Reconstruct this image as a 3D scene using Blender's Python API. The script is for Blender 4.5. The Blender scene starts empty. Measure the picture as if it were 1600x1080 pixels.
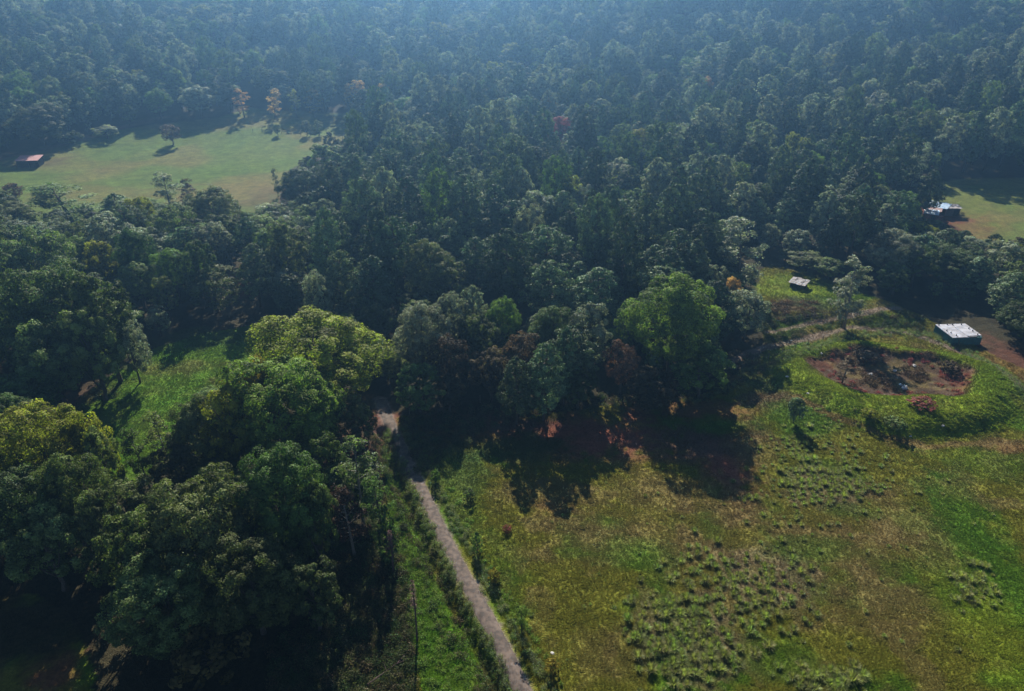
import bpy, math, random
import numpy as np
from mathutils import Vector, Matrix

# ------------------------------------------------------------------ camera, sky, sun
scene = bpy.context.scene
COL = scene.collection
CAMZ = 65.0
PITCH = math.radians(28.0)
FPX = 1142.0                      # focal length in pixels of a 1600 px wide frame
cam_d = bpy.data.cameras.new('camera')
cam = bpy.data.objects.new('camera', cam_d)
COL.objects.link(cam)
cam.location = (0, 0, CAMZ)
cam.rotation_euler = (math.pi / 2 - PITCH, 0, 0)
cam_d.sensor_width = 36.0
cam_d.lens = 36.0 * FPX / 1600.0
cam_d.clip_start = 0.5
cam_d.clip_end = 6000
scene.camera = cam

SUN_EL = math.radians(31.0)
SUN_AZ = math.radians(-4.0)       # from straight ahead (+Y), negative = to the left
world = bpy.data.worlds.new('World')
scene.world = world
world.use_nodes = True
wn = world.node_tree.nodes
wl = world.node_tree.links
sky = wn.new('ShaderNodeTexSky')
sky.sky_type = 'NISHITA'
sky.sun_disc = False
sky.sun_elevation = SUN_EL
sky.sun_rotation = SUN_AZ
sky.air_density = 0.5
sky.dust_density = 0.1
wl.new(sky.outputs[0], wn['Background'].inputs[0])
wn['Background'].inputs[1].default_value = 0.05

sun_d = bpy.data.lights.new('sun', 'SUN')
sun_d.energy = 5.0
sun_d.angle = math.radians(0.5)
sun_d.color = (1.0, 0.93, 0.80)
sun = bpy.data.objects.new('sun', sun_d)
COL.objects.link(sun)
sdir = Vector((math.sin(SUN_AZ) * math.cos(SUN_EL), math.cos(SUN_AZ) * math.cos(SUN_EL), math.sin(SUN_EL)))
sun.rotation_euler = (-sdir).to_track_quat('-Z', 'Y').to_euler()
sun.location = (0, 0, 150)

scene.view_settings.view_transform = 'Standard'
scene.view_settings.look = 'None'
scene.view_settings.exposure = 1.5
scene.view_settings.gamma = 1.0
HAZE_DENSITY = 0.0007
cy = scene.cycles
cy.max_bounces = 4
cy.diffuse_bounces = 2
cy.glossy_bounces = 1
cy.transmission_bounces = 3
cy.transparent_max_bounces = 4
cy.volume_bounces = 0
cy.use_denoising = True

# ------------------------------------------------------------------ helpers
R = np.random.default_rng(11)
random.seed(5)

def hash2(ix, iy, seed):
    h = (ix.astype(np.int64) * 374761393 + iy.astype(np.int64) * 668265263 + seed * 1442695041) & 0xffffffff
    h = ((h ^ (h >> 13)) * 1274126177) & 0xffffffff
    h = h ^ (h >> 16)
    return (h & 0xffff) / 65535.0

def vnoise(x, y, seed=0):
    ix = np.floor(x); iy = np.floor(y)
    fx = x - ix; fy = y - iy
    fx = fx * fx * (3 - 2 * fx); fy = fy * fy * (3 - 2 * fy)
    a = hash2(ix, iy, seed); b = hash2(ix + 1, iy, seed)
    c = hash2(ix, iy + 1, seed); d = hash2(ix + 1, iy + 1, seed)
    return (a * (1 - fx) + b * fx) * (1 - fy) + (c * (1 - fx) + d * fx) * fy

def fbm(x, y, seed=0, octv=4):
    s = 0; a = 0.5; n = 0
    for k in range(octv):
        s = s + a * vnoise(x * 2 ** k + 17.3 * k, y * 2 ** k - 9.1 * k, seed + k)
        n += a; a *= 0.5
    return s / n

def sstep(a, b, x):
    t = np.clip((x - a) / (b - a), 0, 1)
    return t * t * (3 - 2 * t)

def ray(u, v):
    a = (u - 800) / FPX; b = (540 - v) / FPX
    return np.array([a, math.cos(PITCH) + b * math.sin(PITCH), -math.sin(PITCH) + b * math.cos(PITCH)])

def flat(u, v, z=0.0):
    d = ray(u, v); t = (z - CAMZ) / d[2]
    return np.array([d[0] * t, d[1] * t])

def polydist(x, y, pts):
    best = np.full(np.shape(x), 1e9)
    for (ax, ay), (bx, by) in zip(pts[:-1], pts[1:]):
        dx, dy = bx - ax, by - ay
        t = np.clip(((x - ax) * dx + (y - ay) * dy) / (dx * dx + dy * dy), 0, 1)
        best = np.minimum(best, np.hypot(x - ax - t * dx, y - ay - t * dy))
    return best

def inpoly(x, y, pts):
    r = np.zeros(np.shape(x), bool)
    n = len(pts)
    for i in range(n):
        x1, y1 = pts[i]; x2, y2 = pts[(i + 1) % n]
        c = ((y1 > y) != (y2 > y))
        with np.errstate(divide='ignore', invalid='ignore'):
            xi = (x2 - x1) * (y - y1) / (y2 - y1 + 1e-12) + x1
        r ^= c & (x < xi)
    return r

def F(pts): return [tuple(flat(u, v)) for u, v in pts]

# survey of the place, measured on level ground
PATH = F([(594, 625), (606, 655), (622, 690), (648, 745), (682, 815), (722, 895), (765, 975), (812, 1070), (850, 1150)])
DITCH = F([(596, 672), (616, 740), (655, 830), (700, 925), (745, 1010), (790, 1100)])
DITCH2 = F([(640, 830), (685, 910), (720, 990), (752, 1080)])
TRACK = F([(1125, 575), (1180, 548), (1250, 532), (1330, 512), (1420, 520), (1500, 548), (1560, 585), (1640, 640)])
TRACK2 = F([(1200, 520), (1260, 508), (1330, 500), (1400, 488)])
TRACK3 = F([(1245, 622), (1310, 655), (1380, 682), (1450, 698), (1560, 690), (1660, 690)])
FARTRACK = F([(-80, 275), (0, 258), (100, 238), (180, 220), (260, 205)])
WEED_L = F([(602, 668), (622, 715), (656, 795), (695, 880), (737, 960), (789, 1065), (822, 1130)])
WEED_R = F([(632, 668), (656, 712), (694, 785), (737, 865), (781, 945), (833, 1035), (878, 1110)])
RINGHEDGE = F([(1150, 588), (1200, 572), (1262, 548), (1330, 526), (1400, 518), (1450, 522), (1500, 545), (1560, 585), (1640, 650)])
CX, CY, RX, RY = 66.5, 108.0, 19.5, 15.5

def ringr(x, y):
    a = np.arctan2(y - CY, x - CX)
    w = 1 + 0.06 * np.sin(3 * a + 1) + 0.04 * np.sin(5 * a)
    return np.hypot((x - CX) / RX, (y - CY) / RY) / w, a

def basinr(x, y):
    a = np.arctan2(y - 111.5, x - 67.5)
    return np.hypot((x - 67.2) / 12.3, (y - 111.5) / 9.0) / (1 + .08 * np.sin(2 * a + 2) + .05 * np.sin(5 * a))

def height(x, y):
    x = np.asarray(x, float); y = np.asarray(y, float)
    yb = np.interp(x, [-400, -196, -76, 60, 147, 300], [235, 268, 330, 300, 246, 222])
    d = y - yb
    s = 28.0
    soft = s * np.log1p(np.exp(np.clip(d / s, -30, 30))) ; soft = np.where(d > 25 * s, d, soft)
    soft = np.maximum(soft - s * 0.05, 0)
    hill = 260 * (1 - np.exp(-0.18 * soft / 260))
    z = hill + (fbm(x / 95, y / 95, 3, 3) - 0.5) * 40 * sstep(10, 150, d)
    z = z + (fbm(x / 35, y / 35, 9, 2) - 0.5) * 0.6
    r, a = ringr(x, y)
    front = 0.55 + 0.45 * np.cos(a + 0.9)
    rb = basinr(x, y)
    berm = (0.75 + 1.1 * front) * sstep(0.86, 1.3, rb) * (1 - sstep(0.78, 1.07, r))
    lump = fbm(x / 1.3, y / 1.3, 21, 3) - 0.5
    z = z + berm * (1 + 0.25 * lump) - 0.8 * (1 - sstep(0.6, 1.08, rb))
    z = z - 1.5 * np.exp(-(polydist(x, y, DITCH) / 1.0) ** 2) - 0.35 * np.exp(-(polydist(x, y, DITCH2) / 0.4) ** 2)
    bank = flat(1265, 505)
    z = z + 1.2 * sstep(bank[1] - 1.5, bank[1] + 4, y + 0.12 * (x - bank[0])) * sstep(44, 50, x) * (1 - sstep(75, 90, x)) * (1 - sstep(155, 185, y))
    pd = polydist(x, y, PATH)
    z = z + (fbm(x / 1.1, y / 1.1, 33, 3) - 0.5) * 0.30 * sstep(1.3, 2.6, pd) * (1 - sstep(200, 330, y))
    return z

def at(u, v, h=0.0):
    """point of the ground (plus h) seen at a pixel of the 1600x1080 photograph"""
    d = ray(u, v); t = 40.0
    if d[2] < -0.02: t0 = (h - CAMZ) / d[2]
    else: t0 = 700
    ts = np.linspace(40, 900, 4000)
    P = d[None] * ts[:, None]
    dz = CAMZ + P[:, 2] - height(P[:, 0], P[:, 1]) - h
    i = np.argmax(dz < 0) if (dz < 0).any() else len(ts) - 1
    return P[i, 0], P[i, 1]

def project(x, y, z):
    dx, dy, dz = x, y, z - CAMZ
    Z = dy * math.cos(PITCH) - dz * math.sin(PITCH)
    Y = dy * math.sin(PITCH) + dz * math.cos(PITCH)
    return 800 + FPX * dx / Z, 540 - FPX * Y / Z, Z

def link(o): COL.objects.link(o); return o

def mesh_np(name, V, Fc, mat=None, attrs=None, smooth=False):
    """Fc: (n,k) array of equal faces"""
    me = bpy.data.meshes.new(name)
    V = np.asarray(V, np.float32); Fc = np.asarray(Fc, np.int32)
    n, k = Fc.shape
    me.vertices.add(len(V)); me.vertices.foreach_set('co', V.ravel())
    me.loops.add(n * k); me.loops.foreach_set('vertex_index', Fc.ravel())
    me.polygons.add(n); me.polygons.foreach_set('loop_start', np.arange(0, n * k, k, dtype=np.int32))
    me.update(calc_edges=True)
    if smooth: me.polygons.foreach_set('use_smooth', np.ones(n, bool))
    for an, (dom, typ, arr) in (attrs or {}).items():
        at_ = me.attributes.new(an, typ, dom)
        at_.data.foreach_set('color' if 'COLOR' in typ else ('vector' if typ == 'FLOAT_VECTOR' else 'value'), np.asarray(arr, np.float32 if typ != 'INT' else np.int32).ravel())
    if mat: me.materials.append(mat)
    return me

class MB:
    """collects polygons for one mesh"""
    def __init__(s): s.v = []; s.f = []
    def box(s, c, size, rot=0.0, tilt=None):
        sx, sy, sz = [q / 2 for q in size]
        M = Matrix.Rotation(rot, 3, 'Z')
        if tilt is not None: M = M @ Matrix.Rotation(tilt[0], 3, 'X') @ Matrix.Rotation(tilt[1], 3, 'Y')
        b = len(s.v)
        for dx in (-1, 1):
            for dy in (-1, 1):
                for dz in (-1, 1):
                    s.v.append(tuple(Vector(c) + M @ Vector((dx * sx, dy * sy, dz * sz))))
        for q in ((0, 1, 3, 2), (4, 6, 7, 5), (0, 4, 5, 1), (2, 3, 7, 6), (0, 2, 6, 4), (1, 5, 7, 3)):
            s.f.append(tuple(b + i for i in q))
    def tube(s, pts, rad, n=7):
        pts = [Vector(p) for p in pts]; b = len(s.v)
        for i, p in enumerate(pts):
            d = (pts[min(i + 1, len(pts) - 1)] - pts[max(i - 1, 0)]).normalized()
            a = d.orthogonal().normalized(); c = d.cross(a)
            for k in range(n):
                t = 2 * math.pi * k / n
                s.v.append(tuple(p + (a * math.cos(t) + c * math.sin(t)) * rad[i]))
        for i in range(len(pts) - 1):
            for k in range(n):
                s.f.append((b + i * n + k, b + i * n + (k + 1) % n, b + (i + 1) * n + (k + 1) % n, b + (i + 1) * n + k))
        s.f.append(tuple(b + (len(pts) - 1) * n + k for k in range(n)))
        s.f.append(tuple(b + k for k in reversed(range(n))))
    def sheet(s, corners, th, corr=0.0, n=1):
        """a slab on four top corners (a,b,c,d), optionally corrugated along a->b"""
        a, b_, c, d = [Vector(q) for q in corners]
        nrm = (b_ - a).cross(d - a).normalized()
        if nrm.z < 0: nrm = -nrm
        base = len(s.v)
        for i in range(n + 1):
            t = i / n; o = nrm * (corr * (i % 2))
            p = a.lerp(b_, t) + o; q = d.lerp(c, t) + o
            s.v += [tuple(p), tuple(q), tuple(p - nrm * th), tuple(q - nrm * th)]
        for i in range(n):
            k = base + 4 * i
            s.f += [(k, k + 4, k + 5, k + 1), (k + 2, k + 3, k + 7, k + 6), (k, k + 2, k + 6, k + 4), (k + 1, k + 5, k + 7, k + 3)]
        s.f += [(base, base + 1, base + 3, base + 2), (base + 4 * n, base + 4 * n + 2, base + 4 * n + 3, base + 4 * n + 1)]
    def mesh(s, name, mat, smooth=False):
        me = bpy.data.meshes.new(name); me.from_pydata(s.v, [], s.f); me.update()
        if smooth: me.polygons.foreach_set('use_smooth', [True] * len(me.polygons))
        me.materials.append(mat); return me
    def build(s, name, mat, parent=None, smooth=False):
        o = link(bpy.data.objects.new(name, s.mesh(name, mat, smooth)))
        if parent: o.parent = parent
        return o

def tag(o, label=None, cat=None, group=None, kind=None):
    if label: o['label'] = label
    if cat: o['category'] = cat
    if group: o['group'] = group
    if kind: o['kind'] = kind
    return o

def empty(name, loc, rz=0.0):
    o = link(bpy.data.objects.new(name, None)); o.location = loc; o.rotation_euler = (0, 0, rz)
    o.empty_display_size = 0.3
    return o

# ------------------------------------------------------------------ materials
def newmat(name):
    m = bpy.data.materials.new(name); m.use_nodes = True
    nt = m.node_tree; nt.nodes.clear()
    return m, nt.nodes, nt.links, nt.nodes.new('ShaderNodeOutputMaterial')

def simple_mat(name, col, rough=0.8, nscale=4.0, var=0.35, col2=None, bump=0.0, metal=0.0):
    m, n, l, out = newmat(name)
    p = n.new('ShaderNodeBsdfPrincipled'); l.new(p.outputs[0], out.inputs[0])
    tc = n.new('ShaderNodeTexCoord'); nz = n.new('ShaderNodeTexNoise')
    nz.inputs['Scale'].default_value = nscale; nz.inputs['Detail'].default_value = 6
    l.new(tc.outputs['Object'], nz.inputs['Vector'])
    cr = n.new('ShaderNodeValToRGB')
    c2 = col2 or tuple(c * (1 - var) for c in col)
    cr.color_ramp.elements[0].color = (*c2, 1); cr.color_ramp.elements[1].color = (*col, 1)
    cr.color_ramp.elements[0].position = 0.38; cr.color_ramp.elements[1].position = 0.62
    l.new(nz.outputs['Fac'], cr.inputs[0]); l.new(cr.outputs[0], p.inputs['Base Color'])
    p.inputs['Roughness'].default_value = rough; p.inputs['Metallic'].default_value = metal
    if bump:
        b = n.new('ShaderNodeBump'); b.inputs['Strength'].default_value = bump
        l.new(nz.outputs['Fac'], b.inputs['Height']); l.new(b.outputs[0], p.inputs['Normal'])
    return m

def foliage_mat(name, col, trans=0.35, tcol=None, spec=0.10, rough=0.7, hv=0.022, vv=0.5, sv=0.0, col2=None):
    m, n, l, out = newmat(name)
    p = n.new('ShaderNodeBsdfPrincipled'); t = n.new('ShaderNodeBsdfTranslucent'); mx = n.new('ShaderNodeMixShader')
    p.inputs['Roughness'].default_value = rough; p.inputs['Specular IOR Level'].default_value = spec
    a = n.new('ShaderNodeAttribute'); a.attribute_name = 'tone'
    oi = n.new('ShaderNodeObjectInfo')
    mr = n.new('ShaderNodeMapRange'); mr.inputs['To Min'].default_value = 0.42; mr.inputs['To Max'].default_value = 1.85
    l.new(a.outputs['Fac'], mr.inputs['Value'])
    hs = n.new('ShaderNodeHueSaturation')
    src = n.new('ShaderNodeMix'); src.data_type = 'RGBA'
    src.inputs[6].default_value = (*col, 1); src.inputs[7].default_value = (*(col2 or col), 1)
    # random of the tree, spread a second way
    m1 = n.new('ShaderNodeMath'); m1.operation = 'MULTIPLY'; m1.inputs[1].default_value = 7.31
    m2 = n.new('ShaderNodeMath'); m2.operation = 'FRACT'
    l.new(oi.outputs['Random'], m1.inputs[0]); l.new(m1.outputs[0], m2.inputs[0]); l.new(m2.outputs[0], src.inputs[0])
    h = n.new('ShaderNodeMapRange'); h.inputs['To Min'].default_value = 0.5 - hv; h.inputs['To Max'].default_value = 0.5 + hv
    l.new(oi.outputs['Random'], h.inputs['Value'])
    m3 = n.new('ShaderNodeMath'); m3.operation = 'MULTIPLY'; m3.inputs[1].default_value = 13.7
    m4 = n.new('ShaderNodeMath'); m4.operation = 'FRACT'
    l.new(oi.outputs['Random'], m3.inputs[0]); l.new(m3.outputs[0], m4.inputs[0])
    vr = n.new('ShaderNodeMapRange'); vr.inputs['To Min'].default_value = 1 - vv; vr.inputs['To Max'].default_value = 1 + vv
    l.new(m4.outputs[0], vr.inputs['Value'])
    mul = n.new('ShaderNodeMath'); mul.operation = 'MULTIPLY'
    l.new(vr.outputs[0], mul.inputs[0]); l.new(mr.outputs[0], mul.inputs[1])
    l.new(src.outputs[2], hs.inputs['Color']); l.new(h.outputs[0], hs.inputs['Hue']); l.new(mul.outputs[0], hs.inputs['Value'])
    l.new(hs.outputs[0], p.inputs['Base Color'])
    tm = n.new('ShaderNodeMix'); tm.data_type = 'RGBA'; tm.blend_type = 'MULTIPLY'; tm.inputs[0].default_value = 1.0
    l.new(hs.outputs[0], tm.inputs[6]); tm.inputs[7].default_value = (*(tcol or (1.25, 1.5, 0.6)), 1)
    l.new(tm.outputs[2], t.inputs['Color'])
    mx.inputs[0].default_value = trans
    l.new(p.outputs[0], mx.inputs[1]); l.new(t.outputs[0], mx.inputs[2]); l.new(mx.outputs[0], out.inputs[0])
    return m

M = {}
M['green'] = foliage_mat('foliage_green', (0.066, 0.105, 0.024), col2=(0.088, 0.105, 0.036), trans=.25, spec=.12)
M['pine'] = foliage_mat('foliage_pine', (0.058, 0.090, 0.042), trans=0.14, col2=(0.080, 0.108, 0.050), spec=0.15)
M['bright'] = foliage_mat('foliage_bright_green', (0.100, 0.150, 0.028), trans=0.36, vv=.12)
M['olive'] = foliage_mat('foliage_yellow_green', (0.165, 0.165, 0.022), trans=0.38, vv=0.1)
M['yellow'] = foliage_mat('foliage_yellow', (0.20, 0.175, 0.03), tcol=(1.2, 1.0, 0.5), vv=0.1)
M['orange'] = foliage_mat('foliage_orange', (0.36, 0.28, 0.11), tcol=(1.2, 0.9, 0.5), vv=0.1)
M['rust'] = foliage_mat('foliage_rust', (0.17, 0.055, 0.045), tcol=(1.2, 0.7, 0.6), vv=0.1)
M['silver'] = foliage_mat('foliage_silver', (0.165, 0.190, 0.115), trans=0.30, spec=0.25, tcol=(1.1, 1.2, 0.8), vv=0.2)
M['brown'] = foliage_mat('foliage_brown', (0.085, 0.060, 0.034), trans=0.25, tcol=(1.2, 1.0, 0.7))
M['weed'] = foliage_mat('foliage_weed', (0.15, 0.158, 0.075), trans=0.45, spec=0.4, col2=(0.07, 0.105, 0.032), vv=0.3)
M['tussock'] = foliage_mat('tussock_blades', (0.155, 0.185, 0.055), trans=0.45, spec=0.1, col2=(0.17, 0.165, 0.07), vv=0.25)
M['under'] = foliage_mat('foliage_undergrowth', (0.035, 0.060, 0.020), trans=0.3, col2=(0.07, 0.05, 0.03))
M['shadeyellow'] = foliage_mat('foliage_shade_darkened_yellow', (0.075, 0.066, 0.022), trans=.3, vv=.1)  # yellow foliage darkened: the lower-left shade is put into its colour
M['bark'] = simple_mat('bark', (0.085, 0.065, 0.050), 0.9, 6, 0.5, bump=0.4)
M['palebark'] = simple_mat('pale_bark', (0.22, 0.20, 0.17), 0.85, 5, 0.5, bump=0.3)
M['deadwood'] = simple_mat('dead_wood', (0.085, 0.050, 0.045), 0.95, 8, 0.5, bump=0.4)

# ------------------------------------------------------------------ foliage meshes
def unit(a): return a / np.maximum(np.linalg.norm(a, axis=1, keepdims=True), 1e-9)

def leaf_quads(P, N, L, W, T=None, rng=R):
    """diamond leaves at P, face normal N, length L, width W, optional long axis T"""
    n = len(P)
    if T is None: T = unit(np.cross(N, rng.normal(size=(n, 3))))
    B = unit(np.cross(N, T))
    L = np.broadcast_to(L, (n,))[:, None]; W = np.broadcast_to(W, (n,))[:, None]
    V = np.stack([P - T * L / 2, P + B * W / 2, P + T * L / 2, P - B * W / 2], 1).reshape(-1, 3)
    return V, np.arange(n * 4).reshape(n, 4)

def puffs_leaves(C, O, r, per, leafL, leafW, rng, needle=False, flatz=0.8, spread=0.42):
    """C puff centres, O outward dirs, r radii"""
    n = len(C)
    ci = np.repeat(np.arange(n), per)
    D = unit(rng.normal(size=(n * per, 3)) + 0.9 * O[ci] + np.array([0, 0, 0.25]))
    rad = r[ci] * rng.uniform(0.45, 1.05, n * per) ** 0.7
    P = C[ci] + D * rad[:, None] * np.array([1, 1, flatz])
    lp = rng.uniform(0.7, 1.3, len(P))
    if needle:
        N = unit(0.7 * D + 0.6 * O[ci] + 0.30 * rng.normal(size=D.shape))
        T = unit(np.cross(N, rng.normal(size=D.shape)) + 0.5 * D)
        V, Fc = leaf_quads(P, N, leafL * lp, leafW * lp, T, rng)
    else:
        N = unit(0.75 * D + 0.5 * O[ci] + spread * rng.normal(size=D.shape))
        V, Fc = leaf_quads(P, N, leafL * lp, leafW * lp, None, rng)
    pt = rng.uniform(0.1, 0.9, n)
    tone = np.clip(pt[ci] + rng.normal(0, 0.16, len(P)), 0, 1)
    return V, Fc, tone

def crown_mesh(name, V, Fc, tone, mat):
    return mesh_np(name, V, Fc, mat, {'tone': ('FACE', 'FLOAT', tone)})

def broadleaf(seed, h=18.0, rw=7.0, base=0.22, nl=34, npf=11, per=64, leaf=0.34, lumpy=0.30, gap=0.0, mat='green'):
    rng = np.random.default_rng(seed)
    zc = h * (base + 1) / 2; rz = h * (1 - base) / 2
    # lobes spread over the envelope, denser on top
    D = unit(rng.normal(size=(nl * 6, 3)) + np.array([0, 0, 0.25])); keep = [0]
    for i in range(1, len(D)):
        if len(keep) >= nl: break
        if min(np.linalg.norm(D[i] - D[j]) for j in keep) > 1.45 / math.sqrt(nl) * 1.4: keep.append(i)
    D = D[keep]; n = len(D)
    rad = rng.uniform(0.50, 0.80, n)
    low = np.clip(-D[:, 2], 0, 1)
    sq = np.array([rw, rw, rz])
    LC = D * rad[:, None] * sq + np.array([0, 0, zc])
    LC[:, :2] += rng.normal(0, rw * 0.05, (n, 2))
    LR = rw * rng.uniform(0.8, 1.25, n) * lumpy * (1 - 0.25 * low)
    # puffs over each lobe
    li = np.repeat(np.arange(n), npf)
    PD = unit(rng.normal(size=(n * npf, 3)) + 0.7 * D[li] + np.array([0, 0, 0.3]))
    PC = LC[li] + PD * LR[li][:, None] * rng.uniform(0.75, 1.1, (n * npf, 1))
    if gap: 
        k = rng.uniform(size=len(PC)) > gap; PC, PD, li = PC[k], PD[k], li[k]
    pr = LR[li] * rng.uniform(0.32, 0.55, len(PC))
    V, Fc, tone = puffs_leaves(PC, PD, pr, per, leaf, leaf * 0.75, rng)
    tone = np.clip(tone + np.repeat(rng.normal(0, 0.10, n)[li], per), 0, 1)
    tr = MB()
    tr.tube([(0, 0, -0.4), (rng.normal(0, .15), rng.normal(0, .15), h * base * 0.7), (rng.normal(0, .3), rng.normal(0, .3), h * 0.5), (rng.normal(0, .4), rng.normal(0, .4), h * 0.78)],
            [h * 0.028, h * 0.021, h * 0.014, h * 0.004])
    for i in rng.permutation(n)[:min(n, 12)]:
        z0 = h * rng.uniform(base * 0.7, 0.5); c = LC[i]
        mid = np.array([c[0] * 0.45, c[1] * 0.45, z0 + (c[2] - z0) * 0.4])
        tr.tube([(0, 0, z0), tuple(mid), tuple(c)], [h * 0.011, h * 0.007, h * 0.002], 5)
    return V, Fc, tone, tr

def pine(seed, h=18.0, rw=4.0, base=0.25, per=52, lvl=0.80, tip=0.55, round_=1.0, nb=6):
    rng = np.random.default_rng(seed)
    C, O, r = [], [], []
    tr = MB()
    bend = rng.normal(0, 0.25, 2)
    tr.tube([(0, 0, -0.4), (bend[0] * .3, bend[1] * .3, h * 0.5), (bend[0], bend[1], h * 0.97)], [h * 0.018, h * 0.012, 0.05])
    z = h * base
    while z < h * 0.985:
        t = max(0.0, (z / h - base) / (1 - base))
        prof = (1 - t ** (1.0 + round_)) ** (0.9) * min(1.0, 0.55 + 2.2 * t)
        L = rw * prof + 0.25
        k = nb if L > 1.2 else 4
        a0 = rng.uniform(0, 6.28)
        for j in range(k):
            if rng.uniform() < 0.10: continue
            a = a0 + j * 2 * math.pi / k + rng.normal(0, 0.2)
            Lj = L * rng.uniform(0.70, 1.12)
            rise = rng.uniform(0.05, 0.32) + 0.25 * t
            d = np.array([math.cos(a), math.sin(a), rise])
            m = max(1, int(Lj / 1.05))
            for q in range(m):
                s = Lj * (1 - 0.62 * q / max(m, 1))
                side = rng.normal(0, 0.22 * (1 if q else .3), 3)
                C.append(np.array([bend[0] * z / h, bend[1] * z / h, z]) + d * s + side); O.append(unit((d + side * .3)[None])[0]); r.append(rng.uniform(0.7, 1.05) * (0.6 + 0.4 * prof) * min(1, rw / 3.2))
            if rng.uniform() < 0.5: tr.tube([(0, 0, z - .1), tuple(np.array([0, 0, z]) + d * Lj * 0.85)], [0.07, 0.02], 4)
        z += lvl * rng.uniform(0.8, 1.2) * (0.75 + 0.25 * prof)
    C.append(np.array([bend[0], bend[1], h])); O.append(np.array([0, 0, 1.])); r.append(tip)
    V, Fc, tone = puffs_leaves(np.array(C), np.array(O), np.array(r), per, 0.52, 0.22, rng, needle=True, flatz=0.75)
    return V, Fc, tone, tr

def slender(seed, h=18.0, rw=2.6, base=0.18, nb=26, per=46, leaf=0.34, sparse=0.0):
    rng = np.random.default_rng(seed); tr = MB()
    b = rng.normal(0, 0.5, 2)
    tr.tube([(0, 0, -0.4), (b[0] * .4, b[1] * .4, h * .4), (b[0], b[1], h * .93)], [h * .016, h * .011, .04])
    C, O, r = [], [], []
    for i in range(nb):
        t = base + (0.97 - base) * (i + rng.uniform()) / nb; z = h * t
        prof = math.sin(math.pi * min(1, (t - base * .6) / (1 - base * .6)) ** 0.85) ** 0.6 if t < 1 else 0
        a = rng.uniform(0, 6.28); L = rw * max(.25, prof) * rng.uniform(.55, 1.1)
        d = np.array([math.cos(a), math.sin(a), rng.uniform(.3, .8)])
        o = np.array([b[0] * t, b[1] * t, z])
        tr.tube([tuple(o - np.array([0, 0, .3])), tuple(o + d * L * .9)], [.07, .02], 4)
        for q in range(5):
            s = L * rng.uniform(.45, 1.1); C.append(o + d * s + rng.normal(0, .38, 3)); O.append(unit(d[None])[0]); r.append(rng.uniform(.5, .95))
    C = np.array(C); O = np.array(O); r = np.array(r)
    if sparse: k = rng.uniform(size=len(C)) > sparse; C, O, r = C[k], O[k], r[k]
    V, Fc, tone = puffs_leaves(C, O, r, per, leaf, leaf * .55, rng)
    return V, Fc, tone, tr

PROTO = {}
def proto(key, gen, mat, bark='bark'):
    V, Fc, tone, tr = gen
    PROTO[key] = (crown_mesh('crown_foliage', V, Fc, tone, M[mat]), tr.mesh('trunk_wood', M[bark], True),
                  float(np.percentile(np.hypot(V[:, 0], V[:, 1]), 98)), float(V[:, 2].max()))

proto('big0', broadleaf(1, 18, 7.5, 0.16, nl=46, npf=12, per=112, leaf=0.26, lumpy=0.27), 'green')
proto('big1', broadleaf(2, 18, 7.0, 0.10, nl=52, npf=12, per=102, leaf=0.26, lumpy=0.26), 'green')
proto('big2', broadleaf(3, 20, 6.5, 0.14, nl=40, npf=14, per=105, leaf=0.26, lumpy=0.31), 'green')
proto('round0', broadleaf(4, 13, 4.6, 0.12, nl=26, npf=10, per=78, leaf=0.28, lumpy=0.33), 'green')
proto('round1', broadleaf(5, 15, 4.2, 0.15, nl=24, npf=10, per=81, leaf=0.28, lumpy=0.36), 'green')
proto('round2', broadleaf(6, 12, 4.8, 0.18, nl=20, npf=10, per=75, leaf=0.28, lumpy=0.36, gap=0.1), 'green')
proto('pine0', pine(10, 18, 4.3, 0.20, round_=0.8), 'pine')
proto('pine1', pine(11, 19, 4.0, 0.22, round_=1.3), 'pine')
proto('pine2', pine(12, 16, 4.4, 0.25, round_=2.0), 'pine')
proto('pine3', pine(13, 20, 3.6, 0.20, round_=0.5), 'pine')
proto('pine4', pine(14, 17, 4.6, 0.38, round_=3.0, nb=5), 'pine')
proto('young0', pine(15, 8, 2.2, 0.06, per=30, lvl=0.6, round_=0.4), 'pine')
proto('slim0', slender(20, 18, 3.0), 'silver', 'palebark')
proto('slim1', slender(21, 17, 2.6, sparse=.15), 'silver', 'palebark')
proto('slim2', slender(22, 15, 2.8, base=.08, nb=24), 'silver', 'bark')
proto('scrub0', broadleaf(30, 4.2, 2.4, 0.0, nl=14, npf=7, per=36, leaf=0.30, lumpy=0.40), 'green')
proto('scrub1', broadleaf(31, 3.6, 2.0, 0.0, nl=12, npf=7, per=30, leaf=0.28, lumpy=0.42, gap=.15), 'green')

def variant(key, src, mat):
    cm, tm, a_, b_ = PROTO[src]; c2 = cm.copy(); c2.materials.clear(); c2.materials.append(M[mat]); PROTO[key] = (c2, tm, a_, b_)
variant('lime0', 'round1', 'olive'); variant('pale0', 'round0', 'silver'); variant('fresh0', 'big2', 'bright')

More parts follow.
